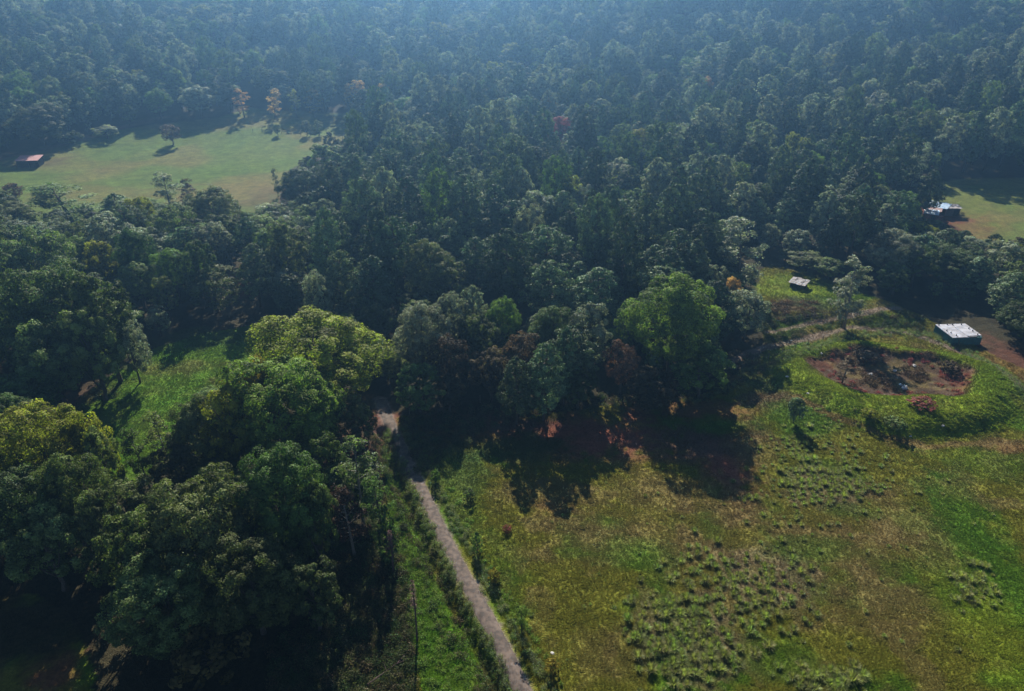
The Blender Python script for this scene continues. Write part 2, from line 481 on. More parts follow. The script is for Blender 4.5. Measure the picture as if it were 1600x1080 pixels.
# ------------------------------------------------------------------ clearings (level ground polygons)
MEADOW = F([(-90, 285), (-20, 262), (100, 236), (190, 219), (330, 203), (400, 191), (540, 192), (560, 212), (505, 238), (462, 262), (436, 300), (434, 345), (400, 350), (300, 345), (180, 345), (60, 350), (-90, 360)])
GLADE = F([(235, 548), (310, 524), (400, 508), (470, 525), (470, 560), (400, 620), (300, 680), (215, 760), (150, 760), (120, 690), (105, 640), (160, 598)])
FIELD = F([(612, 652), (700, 648), (800, 655), (870, 645), (960, 632), (1060, 625), (1120, 610), (1150, 585), (1195, 548), (1190, 500), (1185, 455), (1188, 428), (1205, 420), (1245, 432), (1320, 462), (1390, 478), (1450, 502), (1560, 560), (1700, 620), (2100, 640), (3500, 1000), (3500, 2000), (640, 2000), (640, 1250), (600, 1090), (585, 960), (600, 850), (598, 740)])
RIGHTCLEAR = F([(1445, 318), (1455, 296), (1500, 288), (1760, 292), (1760, 420), (1600, 398), (1545, 385), (1490, 352)])
LOWLEFT = F([(-200, 940), (60, 930), (120, 980), (150, 1060), (100, 1200), (-200, 1200)])
UNDER = F([(500, 850), (600, 800), (640, 900), (650, 1090), (640, 1200), (430, 1200), (420, 1010), (500, 960)])
VERGE = F([(596, 690), (612, 700), (640, 790), (676, 880), (712, 960), (770, 1100), (800, 1200), (668, 1200), (655, 1060), (620, 900), (606, 800)])

# ------------------------------------------------------------------ ground colours (what the soil and turf are, with lower-left shade darkened in)
OLIVE = np.array([0.118, 0.116, 0.013]); LUSH = np.array([0.052, 0.118, 0.006]); DRY = np.array([0.150, 0.112, 0.040])
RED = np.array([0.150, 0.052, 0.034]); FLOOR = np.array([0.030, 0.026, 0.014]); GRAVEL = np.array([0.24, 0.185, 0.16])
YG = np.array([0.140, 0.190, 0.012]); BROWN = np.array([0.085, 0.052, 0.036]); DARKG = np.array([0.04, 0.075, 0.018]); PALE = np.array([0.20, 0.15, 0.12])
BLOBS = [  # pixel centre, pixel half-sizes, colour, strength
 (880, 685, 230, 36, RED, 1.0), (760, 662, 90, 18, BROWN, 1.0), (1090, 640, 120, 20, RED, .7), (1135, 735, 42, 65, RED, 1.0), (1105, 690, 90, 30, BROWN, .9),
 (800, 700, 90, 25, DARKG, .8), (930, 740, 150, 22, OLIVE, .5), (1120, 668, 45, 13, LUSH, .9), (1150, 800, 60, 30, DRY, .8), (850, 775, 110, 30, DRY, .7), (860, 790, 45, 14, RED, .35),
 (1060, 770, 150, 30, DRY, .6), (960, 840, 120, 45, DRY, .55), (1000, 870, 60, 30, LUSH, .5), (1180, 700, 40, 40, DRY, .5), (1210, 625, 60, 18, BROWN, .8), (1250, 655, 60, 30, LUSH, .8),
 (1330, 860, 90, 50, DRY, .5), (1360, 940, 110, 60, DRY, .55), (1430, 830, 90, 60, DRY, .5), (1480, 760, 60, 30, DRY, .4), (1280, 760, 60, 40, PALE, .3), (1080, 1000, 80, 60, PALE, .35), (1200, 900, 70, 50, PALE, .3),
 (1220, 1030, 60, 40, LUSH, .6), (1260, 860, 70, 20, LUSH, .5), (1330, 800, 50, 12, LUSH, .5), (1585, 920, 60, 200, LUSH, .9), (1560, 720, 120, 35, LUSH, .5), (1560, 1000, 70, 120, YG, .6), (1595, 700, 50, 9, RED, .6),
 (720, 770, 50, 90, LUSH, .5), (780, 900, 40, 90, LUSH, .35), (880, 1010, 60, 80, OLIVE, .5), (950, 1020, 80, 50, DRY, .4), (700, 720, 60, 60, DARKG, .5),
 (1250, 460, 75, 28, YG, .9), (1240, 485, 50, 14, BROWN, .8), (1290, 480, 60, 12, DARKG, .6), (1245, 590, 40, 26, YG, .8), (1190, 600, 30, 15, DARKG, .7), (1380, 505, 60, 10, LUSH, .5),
 (600, 662, 30, 16, RED, .9), (585, 668, 18, 12, PALE, .4), (1590, 570, 60, 40, RED, .45), (365, 445, 35, 25, RED, .8), (90, 1045, 50, 40, RED, .8), (60, 980, 110, 60, FLOOR, .9),  # closing FLOOR blob paints the deep lower-left shade into the ground colour
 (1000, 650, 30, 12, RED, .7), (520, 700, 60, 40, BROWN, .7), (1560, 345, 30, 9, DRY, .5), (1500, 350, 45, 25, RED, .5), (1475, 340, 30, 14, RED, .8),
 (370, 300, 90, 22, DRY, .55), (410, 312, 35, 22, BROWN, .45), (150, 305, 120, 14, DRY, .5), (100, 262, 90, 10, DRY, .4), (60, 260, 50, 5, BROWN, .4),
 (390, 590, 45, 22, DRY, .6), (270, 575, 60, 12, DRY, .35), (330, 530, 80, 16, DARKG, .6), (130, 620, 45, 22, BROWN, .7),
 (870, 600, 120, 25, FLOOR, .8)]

def ground_colour(x, y):
    n1 = fbm(x / 9, y / 9, 50, 4); n2 = fbm(x / 3.2, y / 3.2, 60, 4); n3 = fbm(x / 24, y / 24, 70, 3); n4 = fbm(x / .9, y / .9, 75, 2)
    C = OLIVE + (LUSH - OLIVE) * sstep(.50, .68, n1)[..., None] * 0.8
    C = C + (DRY - C) * (sstep(.50, .66, 1 - n2) * .55 + sstep(.5, .7, 1 - n3) * .3)[..., None]
    inm = inpoly(x, y, MEADOW)
    CM = np.array([0.070, 0.118, 0.018]) + (np.array([0.095, 0.115, 0.024]) - np.array([0.070, 0.118, 0.018])) * n1[..., None]
    CM = CM * (.72 + .55 * n2[..., None]) * (.85 + .3 * fbm(x / 2.2, y / 5, 140, 3)[..., None]); CM = CM + (DRY - CM) * (sstep(.55, .7, n3) * .5)[..., None]
    C = np.where(inm[..., None], CM, C)
    ing = inpoly(x, y, GLADE); C = np.where(ing[..., None], C + (LUSH * 1.25 - C) * (0.55 + .45 * n2)[..., None], C)
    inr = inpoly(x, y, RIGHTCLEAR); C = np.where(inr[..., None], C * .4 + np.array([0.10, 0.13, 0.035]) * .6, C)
    inv = inpoly(x, y, VERGE); C = np.where(inv[..., None], C + (LUSH * 1.1 - C) * (0.6 + .4 * n2)[..., None], C)
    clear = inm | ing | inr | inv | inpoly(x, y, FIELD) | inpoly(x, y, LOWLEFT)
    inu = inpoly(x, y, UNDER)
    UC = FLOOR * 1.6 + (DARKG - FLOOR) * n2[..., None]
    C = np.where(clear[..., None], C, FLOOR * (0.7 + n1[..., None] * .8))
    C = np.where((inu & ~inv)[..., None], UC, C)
    wob = (n2 - .5) * 1.1 + (n4 - .5) * .6
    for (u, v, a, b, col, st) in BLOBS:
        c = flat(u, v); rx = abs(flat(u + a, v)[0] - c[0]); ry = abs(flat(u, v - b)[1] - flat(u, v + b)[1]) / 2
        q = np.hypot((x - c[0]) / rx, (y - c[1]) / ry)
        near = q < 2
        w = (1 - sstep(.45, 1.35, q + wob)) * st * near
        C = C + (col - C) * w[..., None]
    # ring embankment and basin
    r, a = ringr(x, y)
    rb = basinr(x, y); w = sstep(.95, 1.15, rb + (n2 - .5) * .35) * (1 - sstep(1.0, 1.08, r))
    C = C + ((YG * (0.75 + .5 * n4[..., None])) - C) * (w * (.9 - .35 * sstep(.5, .62, n1)))[..., None]
    wb = 1 - sstep(.95, 1.15, rb + (n2 - .5) * .35)
    bc = BROWN * .75 + (RED * .5 - BROWN * .5) * sstep(.45, .7, n1)[..., None] + (DRY - BROWN) * .5 * sstep(.5, .62, n2)[..., None] + (PALE - BROWN) * .3 * sstep(.62, .75, n4)[..., None]
    C = C + (bc - C) * (wb * .95)[..., None]
    # tracks
    pd = polydist(x, y, PATH) + (n4 - .5) * .7 + (n2 - .5) * .5
    C = C + ((GRAVEL * (.72 + .56 * n4[..., None])) - C) * (1 - sstep(.7, 1.2, pd))[..., None]
    for T, wd, cc in ((TRACK, .9, PALE * 1.1), (TRACK2, .8, PALE * 1.3), (TRACK3, .7, DRY * .8 + RED * .2), (FARTRACK, 1.8, BROWN * 1.4)):
        td = polydist(x, y, T) + (n4 - .5) * .9 + (n2 - .5) * 1.2
        C = C + (cc - C) * (.8 * (1 - sstep(wd * .6, wd * 1.4, td)))[..., None]
    # worn wheel lines across the pasture beside the path
    for off in (9.0, 11.2):
        ln = np.abs(polydist(x, y, PATH) - off)
        C = C * (1 - .22 * ((1 - sstep(.1, .45, ln)) * (x > -6))[..., None])
    return np.clip(C * (0.90 + .2 * n4[..., None]), 0.004, 1)

def axis(segs):
    out = [segs[0][0]]
    for a, b, st0, st1 in segs:
        p = a; 
        while p < b - 1e-6:
            t = (p - a) / (b - a); p = min(b, p + st0 + (st1 - st0) * t); out.append(p)
    return np.array(out)

gx = axis([(-900, -200, 60, 9), (-200, -75, 5, 1.0), (-75, 100, .42, .42), (100, 200, 1, 5), (200, 900, 9, 60)])
gy = axis([(-150, 25, 30, 5), (25, 42, 1.5, .5), (42, 135, .36, .45), (135, 210, .6, 1.6), (210, 420, 1.8, 5), (420, 1200, 6, 40)])
GX, GY = np.meshgrid(gx, gy)
GZ = height(GX, GY)
V = np.stack([GX, GY, GZ], -1).reshape(-1, 3)
ny, nx = GX.shape
I = np.arange(nx * ny).reshape(ny, nx)
Fg = np.stack([I[:-1, :-1], I[:-1, 1:], I[1:, 1:], I[1:, :-1]], -1).reshape(-1, 4)
GC = ground_colour(GX, GY).reshape(-1, 3)
gm, n, l, out = newmat('ground_turf_and_soil')
p = n.new('ShaderNodeBsdfPrincipled'); l.new(p.outputs[0], out.inputs[0])
p.inputs['Roughness'].default_value = .9; p.inputs['Specular IOR Level'].default_value = .04
a = n.new('ShaderNodeAttribute'); a.attribute_name = 'turf'
geo = n.new('ShaderNodeNewGeometry')
nz = n.new('ShaderNodeTexNoise'); nz.inputs['Scale'].default_value = 2.3; nz.inputs['Detail'].default_value = 8; nz.inputs['Roughness'].default_value = .7
nz2 = n.new('ShaderNodeTexNoise'); nz2.inputs['Scale'].default_value = 7.0; nz2.inputs['Detail'].default_value = 4
l.new(geo.outputs['Position'], nz.inputs['Vector']); l.new(geo.outputs['Position'], nz2.inputs['Vector'])
mr = n.new('ShaderNodeMapRange'); mr.inputs['From Min'].default_value = .3; mr.inputs['From Max'].default_value = .7; mr.inputs['To Min'].default_value = .62; mr.inputs['To Max'].default_value = 1.4
l.new(nz.outputs['Fac'], mr.inputs['Value'])
nz3 = n.new('ShaderNodeTexNoise'); nz3.inputs['Scale'].default_value = .38; nz3.inputs['Detail'].default_value = 7; nz3.inputs['Roughness'].default_value = .65
l.new(geo.outputs['Position'], nz3.inputs['Vector'])
mr3 = n.new('ShaderNodeMapRange'); mr3.inputs['From Min'].default_value = .32; mr3.inputs['From Max'].default_value = .68; mr3.inputs['To Min'].default_value = .70; mr3.inputs['To Max'].default_value = 1.25
l.new(nz3.outputs['Fac'], mr3.inputs['Value'])
mm3 = n.new('ShaderNodeMath'); mm3.operation = 'MULTIPLY'; l.new(mr.outputs[0], mm3.inputs[0]); l.new(mr3.outputs[0], mm3.inputs[1])
vm = n.new('ShaderNodeVectorMath'); vm.operation = 'SCALE'
l.new(a.outputs['Color'], vm.inputs[0]); l.new(mm3.outputs[0], vm.inputs['Scale']); l.new(vm.outputs[0], p.inputs['Base Color'])
ad = n.new('ShaderNodeMath'); ad.operation = 'ADD'; l.new(nz.outputs['Fac'], ad.inputs[0]); l.new(nz2.outputs['Fac'], ad.inputs[1])
bp = n.new('ShaderNodeBump'); bp.inputs['Strength'].default_value = .9; bp.inputs['Distance'].default_value = .25
l.new(ad.outputs[0], bp.inputs['Height']); l.new(bp.outputs[0], p.inputs['Normal'])
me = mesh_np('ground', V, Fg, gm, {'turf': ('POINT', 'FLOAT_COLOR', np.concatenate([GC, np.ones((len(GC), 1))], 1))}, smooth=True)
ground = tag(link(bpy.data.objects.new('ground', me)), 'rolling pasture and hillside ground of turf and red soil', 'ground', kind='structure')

# the gravel footpath: a slightly crowned sheet of its own on the turf
def strip(name, pts, w, dz, mat, seed, cat, label, step=.5):
    P = []
    for (ax, ay), (bx, by) in zip(pts[:-1], pts[1:]):
        m = max(1, int(math.hypot(bx - ax, by - ay) / step))
        for i in range(m): P.append((ax + (bx - ax) * i / m, ay + (by - ay) * i / m))
    P = np.array(P)
    for _ in range(12): P[1:-1] = P[1:-1] * .5 + (P[:-2] + P[2:]) * .25
    T = np.gradient(P, axis=0); T /= np.linalg.norm(T, axis=1, keepdims=True); Nn = np.stack([-T[:, 1], T[:, 0]], 1)
    k = np.linspace(-1, 1, 9); s = np.arange(len(P)) * step
    we = w * (1 + .10 * (fbm(s / 1.5, s * 0 + seed, 5, 3)[:, None] - .5) * 2 + 0 * k)
    wl_ = w * (1 + .10 * (fbm(s / 1.5, s * 0 + seed + 9, 8, 3)[:, None] - .5) * 2 + 0 * k)
    off = np.where(k[None] < 0, we, wl_) * k[None]
    X = P[:, 0:1] + Nn[:, 0:1] * off; Y = P[:, 1:2] + Nn[:, 1:2] * off
    Z = height(X, Y) + dz * (1.3 - 1.25 * np.abs(k)[None] ** 2)
    Vv = np.stack([X, Y, Z], -1).reshape(-1, 3); J = np.arange(len(Vv)).reshape(X.shape)
    Ff = np.stack([J[:-1, :-1], J[1:, :-1], J[1:, 1:], J[:-1, 1:]], -1).reshape(-1, 4)
    o = link(bpy.data.objects.new(name, mesh_np(name, Vv, Ff, mat, smooth=True)))
    return tag(o, label, cat, kind='structure')
gravel = simple_mat('gravel', (0.125, 0.090, 0.070), .95, 1.6, .6, col2=(0.050, 0.036, 0.028), bump=.7)
strip('path', PATH[:-1] + [PATH[-1]], .88, .07, gravel, 3, 'path', 'long straight pinkish gravel footpath running up beside the pasture')

# ------------------------------------------------------------------ trees
def tree(kind, x, y, h, w, mat=None, label='', cat='tree', group=None, name='tree', rz=None, z=None, sy=None):
    cm, tm, rw0, h0 = PROTO[kind]
    e = empty(name, (x, y, float(height(x, y)) if z is None else z), random.uniform(0, 6.28) if rz is None else rz)
    s = w / 2 / rw0
    e.scale = (s, s if sy is None else sy, h / h0)
    c = link(bpy.data.objects.new('crown', cm)); c.parent = e
    t = link(bpy.data.objects.new('trunk', tm)); t.parent = e
    if mat and cm.materials[0] != M[mat]:
        c.material_slots[0].link = 'OBJECT'; c.material_slots[0].material = M[mat]
    tag(e, label, cat, group)
    return e

HTS = []
TREES = []      # (x, y, radius, u, v_top, label short) placed by hand
def T(kind, u, v, wpx, h, mat, label, name='broadleaf_tree', cat='tree', short=None, base=None):
    """crown top seen at (u, v), crown wpx wide in the photograph, h metres tall"""
    if base is None: x, y = at(u, v, h)
    else: x, y = at(u, base)
    Z = project(x, y, float(height(x, y)) + h * .6)[2]
    w = wpx * Z / FPX
    e = tree(kind, x, y, h, w, mat, label, cat, None, name)
    TREES.append((x, y, w / 2, u, v, short)); HTS.append(h)
    return e

# -- foreground and glade edge
T('big1', 62, 405, 150, 22, 'green', 'towering green tree with tall domed crown at the left frame edge beside the glade', short='the towering tree at the left edge')
T('round1', 140, 428, 95, 20, 'green', 'tall green tree on the left glade bank, right beside the towering one')
T('round0', 12, 440, 110, 19, 'green', 'rounded green tree cut by the left frame edge above the glade')
T('slim2', 178, 452, 62, 13.5, 'silver', 'silvery grey-leaved tree at the glade edge behind the towering trees', short='the silvery tree by the glade')
T('round2', 192, 500, 60, 12, 'silver', 'pale leafy tree leaning over the near-left corner of the glade')
T('round1', 120, 480, 90, 17, 'green', 'dark green tree shading the left bank of the glade')
T('round0', 60, 500, 110, 16, 'green', 'dense dark tree filling the gap below the towering left tree')
T('big0', 38, 628, 165, 17, 'olive', 'wide yellow-green tree on the left below the glade', short='the wide yellow-green tree on the left')
T('round2', 112, 640, 95, 15, 'olive', 'yellow-tinged tree just right of the wide yellow-green one on the left')
T('round1', 145, 672, 60, 13, 'green', 'narrow green tree at the bottom tip of the glade')
T('big2', 85, 705, 110, 16, 'green', 'green tree with pale lit crown standing over the dark lower left')
T('round0', 140, 765, 80, 13, 'green', 'dim brownish-green tree in the dark lower left')
T('big0', 20, 730, 150, 15, 'green', 'very dark tree cut by the left frame edge, low in the photo')
T('big0', 478, 489, 222, 19, 'olive', 'huge spreading yellow-green dome of a tree beside the top of the path', short='the huge yellow-green dome')
T('big1', 425, 556, 190, 19, 'bright', 'broad green tree in front of the huge yellow-green dome', short='the broad green tree before the dome')
T('round2', 385, 560, 80, 17, 'yellow', 'small golden-topped tree tucked behind the broad green tree')
T('lime0', 345, 600, 100, 17, 'olive', 'olive green tree on the right-hand edge of the glade')
T('big2', 300, 618, 95, 15, 'green', 'mid green tree bordering the lower right of the glade')
T('slim1', 243, 642, 50, 13, 'weed', 'thin open tree with a bare visible trunk at the foot of the glade', 'slender_tree', short='the thin bare-trunked tree')
T('slim2', 208, 668, 55, 12, 'green', 'slim dark tree left of the thin bare-trunked one')
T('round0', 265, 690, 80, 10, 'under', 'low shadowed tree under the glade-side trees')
T('big2', 428, 694, 150, 18, 'green', 'tall dark green tree with stacked leafy shelves in the lower left foreground', short='the tall dark foreground tree')
T('round0', 482, 750, 75, 14, 'green', 'leafy dark tree on the right shoulder of the tall dark foreground tree')
T('big1', 292, 746, 170, 17, 'green', 'big dark green tree with knobbly crown in the lower left foreground', short='the knobbly foreground tree')
T('round0', 195, 805, 130, 14, 'green', 'dark round-crowned tree at the left foot of the knobbly foreground tree')
T('big0', 380, 850, 160, 13, 'green', 'deep-shaded tree below the two large foreground trees')
T('big1', 235, 880, 170, 12, 'green', 'almost black tree crown in the deepest lower left shade')
T('round1', 480, 880, 85, 10, 'green', 'shaded leafy tree beside the undergrowth in the lower left')
T('slim1', 265, 955, 85, 7.5, 'shadeyellow', 'sparse yellowish sapling with leaves darkened for shade at the bottom left', 'sapling', short='the sparse yellowish sapling')
T('scrub1', 320, 985, 130, 6, 'shadeyellow', 'sprawling olive bush at the very bottom left', 'bush', 'bush')
T('slim0', 552, 690, 78, 14, 'weed', 'feathery grey-green tree just left of the gravel path', 'slender_tree', short='the feathery tree left of the path')
T('slim2', 590, 745, 60, 11, 'green', 'pale wispy tree leaning to the verge left of the path', 'slender_tree')
T('slim1', 540, 760, 70, 11, 'brown', 'brownish sparse tree behind the verge left of the path', 'slender_tree')
T('round1', 500, 680, 70, 12, 'green', 'dark tree wedged between the broad green tree and the feathery one')
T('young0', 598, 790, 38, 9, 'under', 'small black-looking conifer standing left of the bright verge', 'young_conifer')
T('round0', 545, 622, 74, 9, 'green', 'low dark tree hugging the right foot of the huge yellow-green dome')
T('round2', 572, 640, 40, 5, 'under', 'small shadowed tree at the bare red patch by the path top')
T('round0', 652, 572, 84, 9, 'green', 'dim low tree just beyond the top end of the gravel path')
T('round1', 905, 575, 60, 7.5, 'green', 'low dark tree right of the pair of pines at the pasture edge')
T('round2', 700, 590, 70, 6.5, 'under', 'small shadowed tree right of the dim one beyond the path end')
# -- middle edge of the wood, above the path
T('big2', 655, 468, 92, 16, 'silver', 'grey-green tree with open crown right of the huge yellow-green dome', short='the grey-green tree right of the dome')
T('pale0', 705, 452, 62, 15, 'silver', 'pale green tree on the wood edge, upper right of the grey-green one')
T('pine2', 738, 445, 50, 14, 'silver', 'small pale pine on the wood edge above the path', 'pine_tree')
T('round0', 745, 490, 70, 12, 'green', 'mid green tree in the shaded wood edge above the pasture')
T('round2', 700, 520, 80, 12, 'brown', 'brown-grey leafy tree in deep shade above the path end')
T('fresh0', 786, 462, 62, 13, 'bright', 'fresh green tree in the middle of the wood edge', short='the fresh green mid-edge tree')
T('round2', 820, 515, 80, 12, 'brown', 'reddish-brown leaved tree above the pair of dark pines', short='the reddish-brown tree')
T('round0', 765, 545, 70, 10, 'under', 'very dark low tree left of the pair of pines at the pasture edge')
T('pine0', 808, 556, 66, 12.5, 'pine', 'dark bushy pine at the pasture edge, left one of a pair', 'pine_tree', short='the left pasture-edge pine')
T('pine1', 852, 536, 76, 14, 'pine', 'taller dark bushy pine at the pasture edge, right one of a pair', 'pine_tree', short='the right pasture-edge pine')
T('pine3', 884, 512, 50, 14.5, 'pine', 'narrow dark pine just behind the pasture-edge pair', 'pine_tree')
T('round1', 926, 475, 72, 15, 'silver', 'pale-topped rounded tree on the wood edge left of the bright green giant', short='the pale-topped edge tree')
T('round2', 975, 535, 62, 10, 'brown', 'thin brownish tree at the left foot of the bright green giant')
T('round1', 985, 470, 50, 12, 'green', 'leafy green tree touching the left side of the bright green giant')
T('big2', 1062, 428, 150, 20, 'bright', 'bright green giant tree with bushy crown at the top of the pasture', short='the bright green giant')
T('young0', 1022, 545, 40, 8, 'pine', 'pointed dark conifer in front of the bright green giant', 'young_conifer')
T('round0', 1100, 540, 100, 10, 'green', 'dark low tree under the right side of the bright green giant')
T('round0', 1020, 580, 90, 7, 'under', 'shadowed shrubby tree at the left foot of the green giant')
T('round2', 1175, 452, 78, 11, 'silver', 'grey-green rounded tree right of the bright green giant', short='the grey-green tree beside the giant')
T('round0', 1148, 432, 34, 10, 'orange', 'small tree with an orange-brown top behind the grey-green rounded tree', short='the orange-topped tree')
T('round1', 1115, 412, 50, 11, 'silver', 'small pale grey tree behind the bright green giant')
T('slim2', 1172, 338, 82, 17, 'silver', 'tall silvery tree standing left of the small grey shed', 'silver_tree', short='the tall silvery tree')
T('slim0', 1345, 402, 62, 15, 'silver', 'tall open eucalyptus-like tree standing alone beside the tracks', 'slender_tree', short='the lone slender tree by the tracks')
T('slim1', 1330, 425, 34, 11, 'silver', 'thin second stem hugging the left of the lone slender tree', 'slender_tree')
T('round2', 823, 316, 52, 17, 'silver', 'pale whitish-green crown standing out of the dark pines in the centre', short='the pale whitish crown')
T('round1', 160, 335, 80, 15, 'silver', 'big pale leafy tree behind the towering left tree', short='the big pale tree on the left')
T('round0', 148, 375, 56, 13, 'olive', 'yellowish-green tree in front of the big pale tree on the left')
T('round1', 300, 375, 60, 15, 'green', 'tall green tree standing between the glade and the far meadow', short='the tall tree behind the glade')
T('round2', 492, 418, 54, 14, 'silver', 'pale green tree above the huge yellow-green dome', short='the pale tree above the dome')
T('young0', 438, 402, 34, 10, 'pine', 'pointed bluish conifer left of the pale tree above the dome', 'young_conifer')
T('big2', 325, 290, 90, 15, 'green', 'dark broad tree standing against the lower edge of the far meadow', short='the dark tree at the meadow edge')
T('slim2', 255, 270, 50, 13, 'silver', 'sparse grey tree poking up against the far meadow', 'slender_tree', short='the sparse grey tree at the meadow')
T('slim1', 285, 280, 30, 9, 'brown', 'bare brownish tree beside the sparse grey tree at the meadow', 'slender_tree')
T('slim2', 95, 285, 110, 11, 'green', 'wide clump-like green tree on the lower left edge of the far meadow')
T('slim0', 428, 262, 15, 9, 'silver', 'very thin lone tree on the right part of the far meadow edge', 'slender_tree', short='the very thin lone tree')
T('round2', 15, 285, 34, 6, 'brown', 'small round tree at the left edge of the far meadow')
T('big0', 470, 258, 80, 14, 'pine', 'dark broad tree at the right end of the far meadow', short='the dark tree at the meadow right end')
T('round1', 505, 225, 60, 13, 'green', 'dark bushy tree stepping up from the right end of the far meadow')
# -- far meadow and beyond
T('round2', 264, 193, 34, 8, 'brown', 'lone dark tree casting a shadow on the far meadow', short='the lone meadow tree')
T('round0', 168, 200, 40, 5, 'weed', 'pale shrubby tree at the upper left edge of the far meadow', base=217)
T('scrub0', 112, 205, 40, 5, 'green', 'low green bush by the upper left edge of the far meadow', 'bush', 'bush', base=226)
T('big0', 50, 162, 90, 15, 'green', 'big dark tree on the far left behind the red roof', short='the big dark tree behind the red roof')
T('round1', 88, 158, 34, 13, 'silver', 'silver-lit tree beside the big dark tree behind the red roof')
T('big2', 315, 138, 62, 13, 'silver', 'wide flat-topped greyish tree beyond the far meadow', base=182, short='the flat-topped tree beyond the meadow')
T('slim0', 382, 112, 28, 12, 'orange', 'narrow orange-tinged tree, leftmost of the autumn row beyond the meadow', 'slender_tree', short='the leftmost autumn tree', base=184)
T('slim2', 430, 120, 28, 12, 'orange', 'narrow orange-topped tree second in the autumn row beyond the meadow', 'slender_tree', base=184)
T('slim1', 463, 112, 24, 12, 'olive', 'thin yellowish tree third in the autumn row beyond the meadow', 'slender_tree', base=184)
T('slim0', 492, 116, 32, 12, 'yellow', 'yellow-topped tree fourth in the autumn row beyond the meadow', 'slender_tree', short='the yellow-topped autumn tree', base=184)
T('round1', 560, 110, 40, 15, 'orange', 'orange-brown tree right of the autumn row', base=182, short='the orange-brown tree')
T('round1', 598, 130, 26, 14, 'orange', 'small pale orange tree just right of the orange-brown one')
T('big0', 634, 150, 56, 13, 'bright', 'light green tree below the orange trees', short='the light green tree below the orange ones')
T('round2', 855, 147, 32, 13, 'orange', 'small tan-orange tree high in the centre of the forest', short='the tan-orange central tree')
T('big0', 880, 180, 56, 15, 'rust', 'dark red-leaved tree in the middle of the forest', short='the red-leaved tree')
T('round2', 1106, 118, 26, 13, 'orange', 'faded orange tree in the hazy forest, upper right of centre')
T('round0', 548, 178, 40, 9, 'green', 'rounded dark tree at the far right corner of the far meadow')
T('round1', 477, 188, 17, 6, 'silver', 'small pale tree behind the far meadow fence, left of a pair')
T('round1', 496, 188, 17, 6, 'silver', 'small pale tree behind the far meadow fence, right of a pair')
T('round0', 432, 194, 14, 4.5, 'green', 'tiny round tree behind the far meadow fence')
# -- right side
T('slim2', 1440, 220, 46, 15, 'silver', 'pale rounded tree standing before the dark hillside above the tin roofs', short='the pale tree above the tin roofs')
T('pine0', 1402, 15, 34, 26, 'pine', 'very tall dark pine rising high on the hazy hillside', 'pine_tree', short='the very tall hillside pine')
T('big0', 1370, 268, 46, 12, 'bright', 'flat green tree up left of the tin-roofed sheds', short='the flat green tree by the tin roofs')
T('round0', 1415, 300, 66, 12, 'green', 'bushy tree left of the tin-roofed sheds')
T('pine3', 1390, 320, 50, 14, 'silver', 'grey pointed tree below left of the tin-roofed sheds', 'pine_tree')
T('round1', 1250, 360, 46, 7, 'silver', 'pale rounded tree behind the small grey shed', short='the pale tree behind the grey shed')
T('round0', 1265, 395, 62, 4.5, 'green', 'low leafy tree on the bank right behind the small grey shed')
T('round0', 1300, 405, 50, 4.5, 'green', 'low dark tree between the grey shed and the lone slender tree')
T('big2', 1405, 358, 90, 12, 'silver', 'large pale-leaved tree above the teal tank, to its left', short='the large pale tree above the tank')
T('pine4', 1440, 385, 70, 9.5, 'green', 'dark feathery tree directly above the teal tank')
T('big1', 1500, 382, 100, 9.5, 'green', 'broad dark tree behind the teal tank', short='the broad dark tree behind the tank')
T('pine0', 1540, 400, 64, 9, 'pine', 'dark conifer right behind the teal tank', 'pine_tree')
T('round1', 1580, 378, 60, 10, 'silver', 'pale olive tree at the right frame edge above the tank')
T('pine1', 1592, 425, 70, 10, 'pine', 'black-green pine cut by the right frame edge', 'pine_tree')
T('big0', 1610, 478, 80, 7, 'green', 'dark overhanging tree at the right frame edge beside the tank')
T('round0', 1440, 345, 50, 7, 'olive', 'yellow-green low tree just below the tin-roofed sheds')
T('round0', 1520, 372, 50, 5, 'silver', 'pale bushy tree along the lower edge of the right clearing')
# -- lone plants in the pasture
T('round0', 1248, 622, 32, 4.6, 'pine', 'dark egg-shaped shrub alone in the pasture below the ring bank', 'shrub', 'shrub', short='the lone dark shrub')
T('slim1', 1326, 555, 38, 5.5, 'brown', 'thin leafless-looking sapling on the left rim of the basin', 'sapling', 'sapling')
T('scrub1', 732, 765, 22, 1.8, 'weed', 'small weedy shrub right of the upper path', 'shrub', 'shrub')
T('young0', 745, 830, 20, 3.4, 'green', 'upright dark green sapling right of the path', 'sapling', 'sapling')
T('scrub0', 772, 892, 24, 2.0, 'yellow', 'round yellow-green shrub right of the path halfway down', 'shrub', 'shrub')
T('slim2', 815, 945, 30, 3.8, 'bright', 'tall fresh green weed clump right of the lower path', 'shrub', 'shrub')
T('scrub1', 862, 1032, 28, 2.0, 'yellow', 'yellow and orange shrub right of the path near the bottom edge', 'shrub', 'shrub')
T('scrub1', 793, 822, 17, 1.0, 'rust', 'small orange-red bush standing out in the pasture grass', 'shrub', 'shrub')
T('scrub0', 680, 735, 18, 2.2, 'bright', 'bright green shrub on the shaded right edge of the upper path', 'shrub', 'shrub')
T('scrub0', 1400, 655, 36, 1.6, 'green', 'low mottled shrub at the front foot of the ring bank', 'shrub', 'shrub')
T('scrub0', 1488, 566, 34, 2.0, 'brown', 'dark brown bush on the inner right slope of the basin', 'shrub', 'shrub')
T('scrub1', 1445, 625, 45, 1.5, 'rust', 'reddish-brown low bush on the front rim of the basin', 'shrub', 'shrub')
T('scrub1', 1355, 548, 46, 1.8, 'brown', 'brown thorny bush at the back left of the basin', 'shrub', 'shrub')
T('scrub0', 1362, 640, 30, 1.6, 'olive', 'olive bush on the outer front slope of the ring bank', 'shrub', 'shrub')

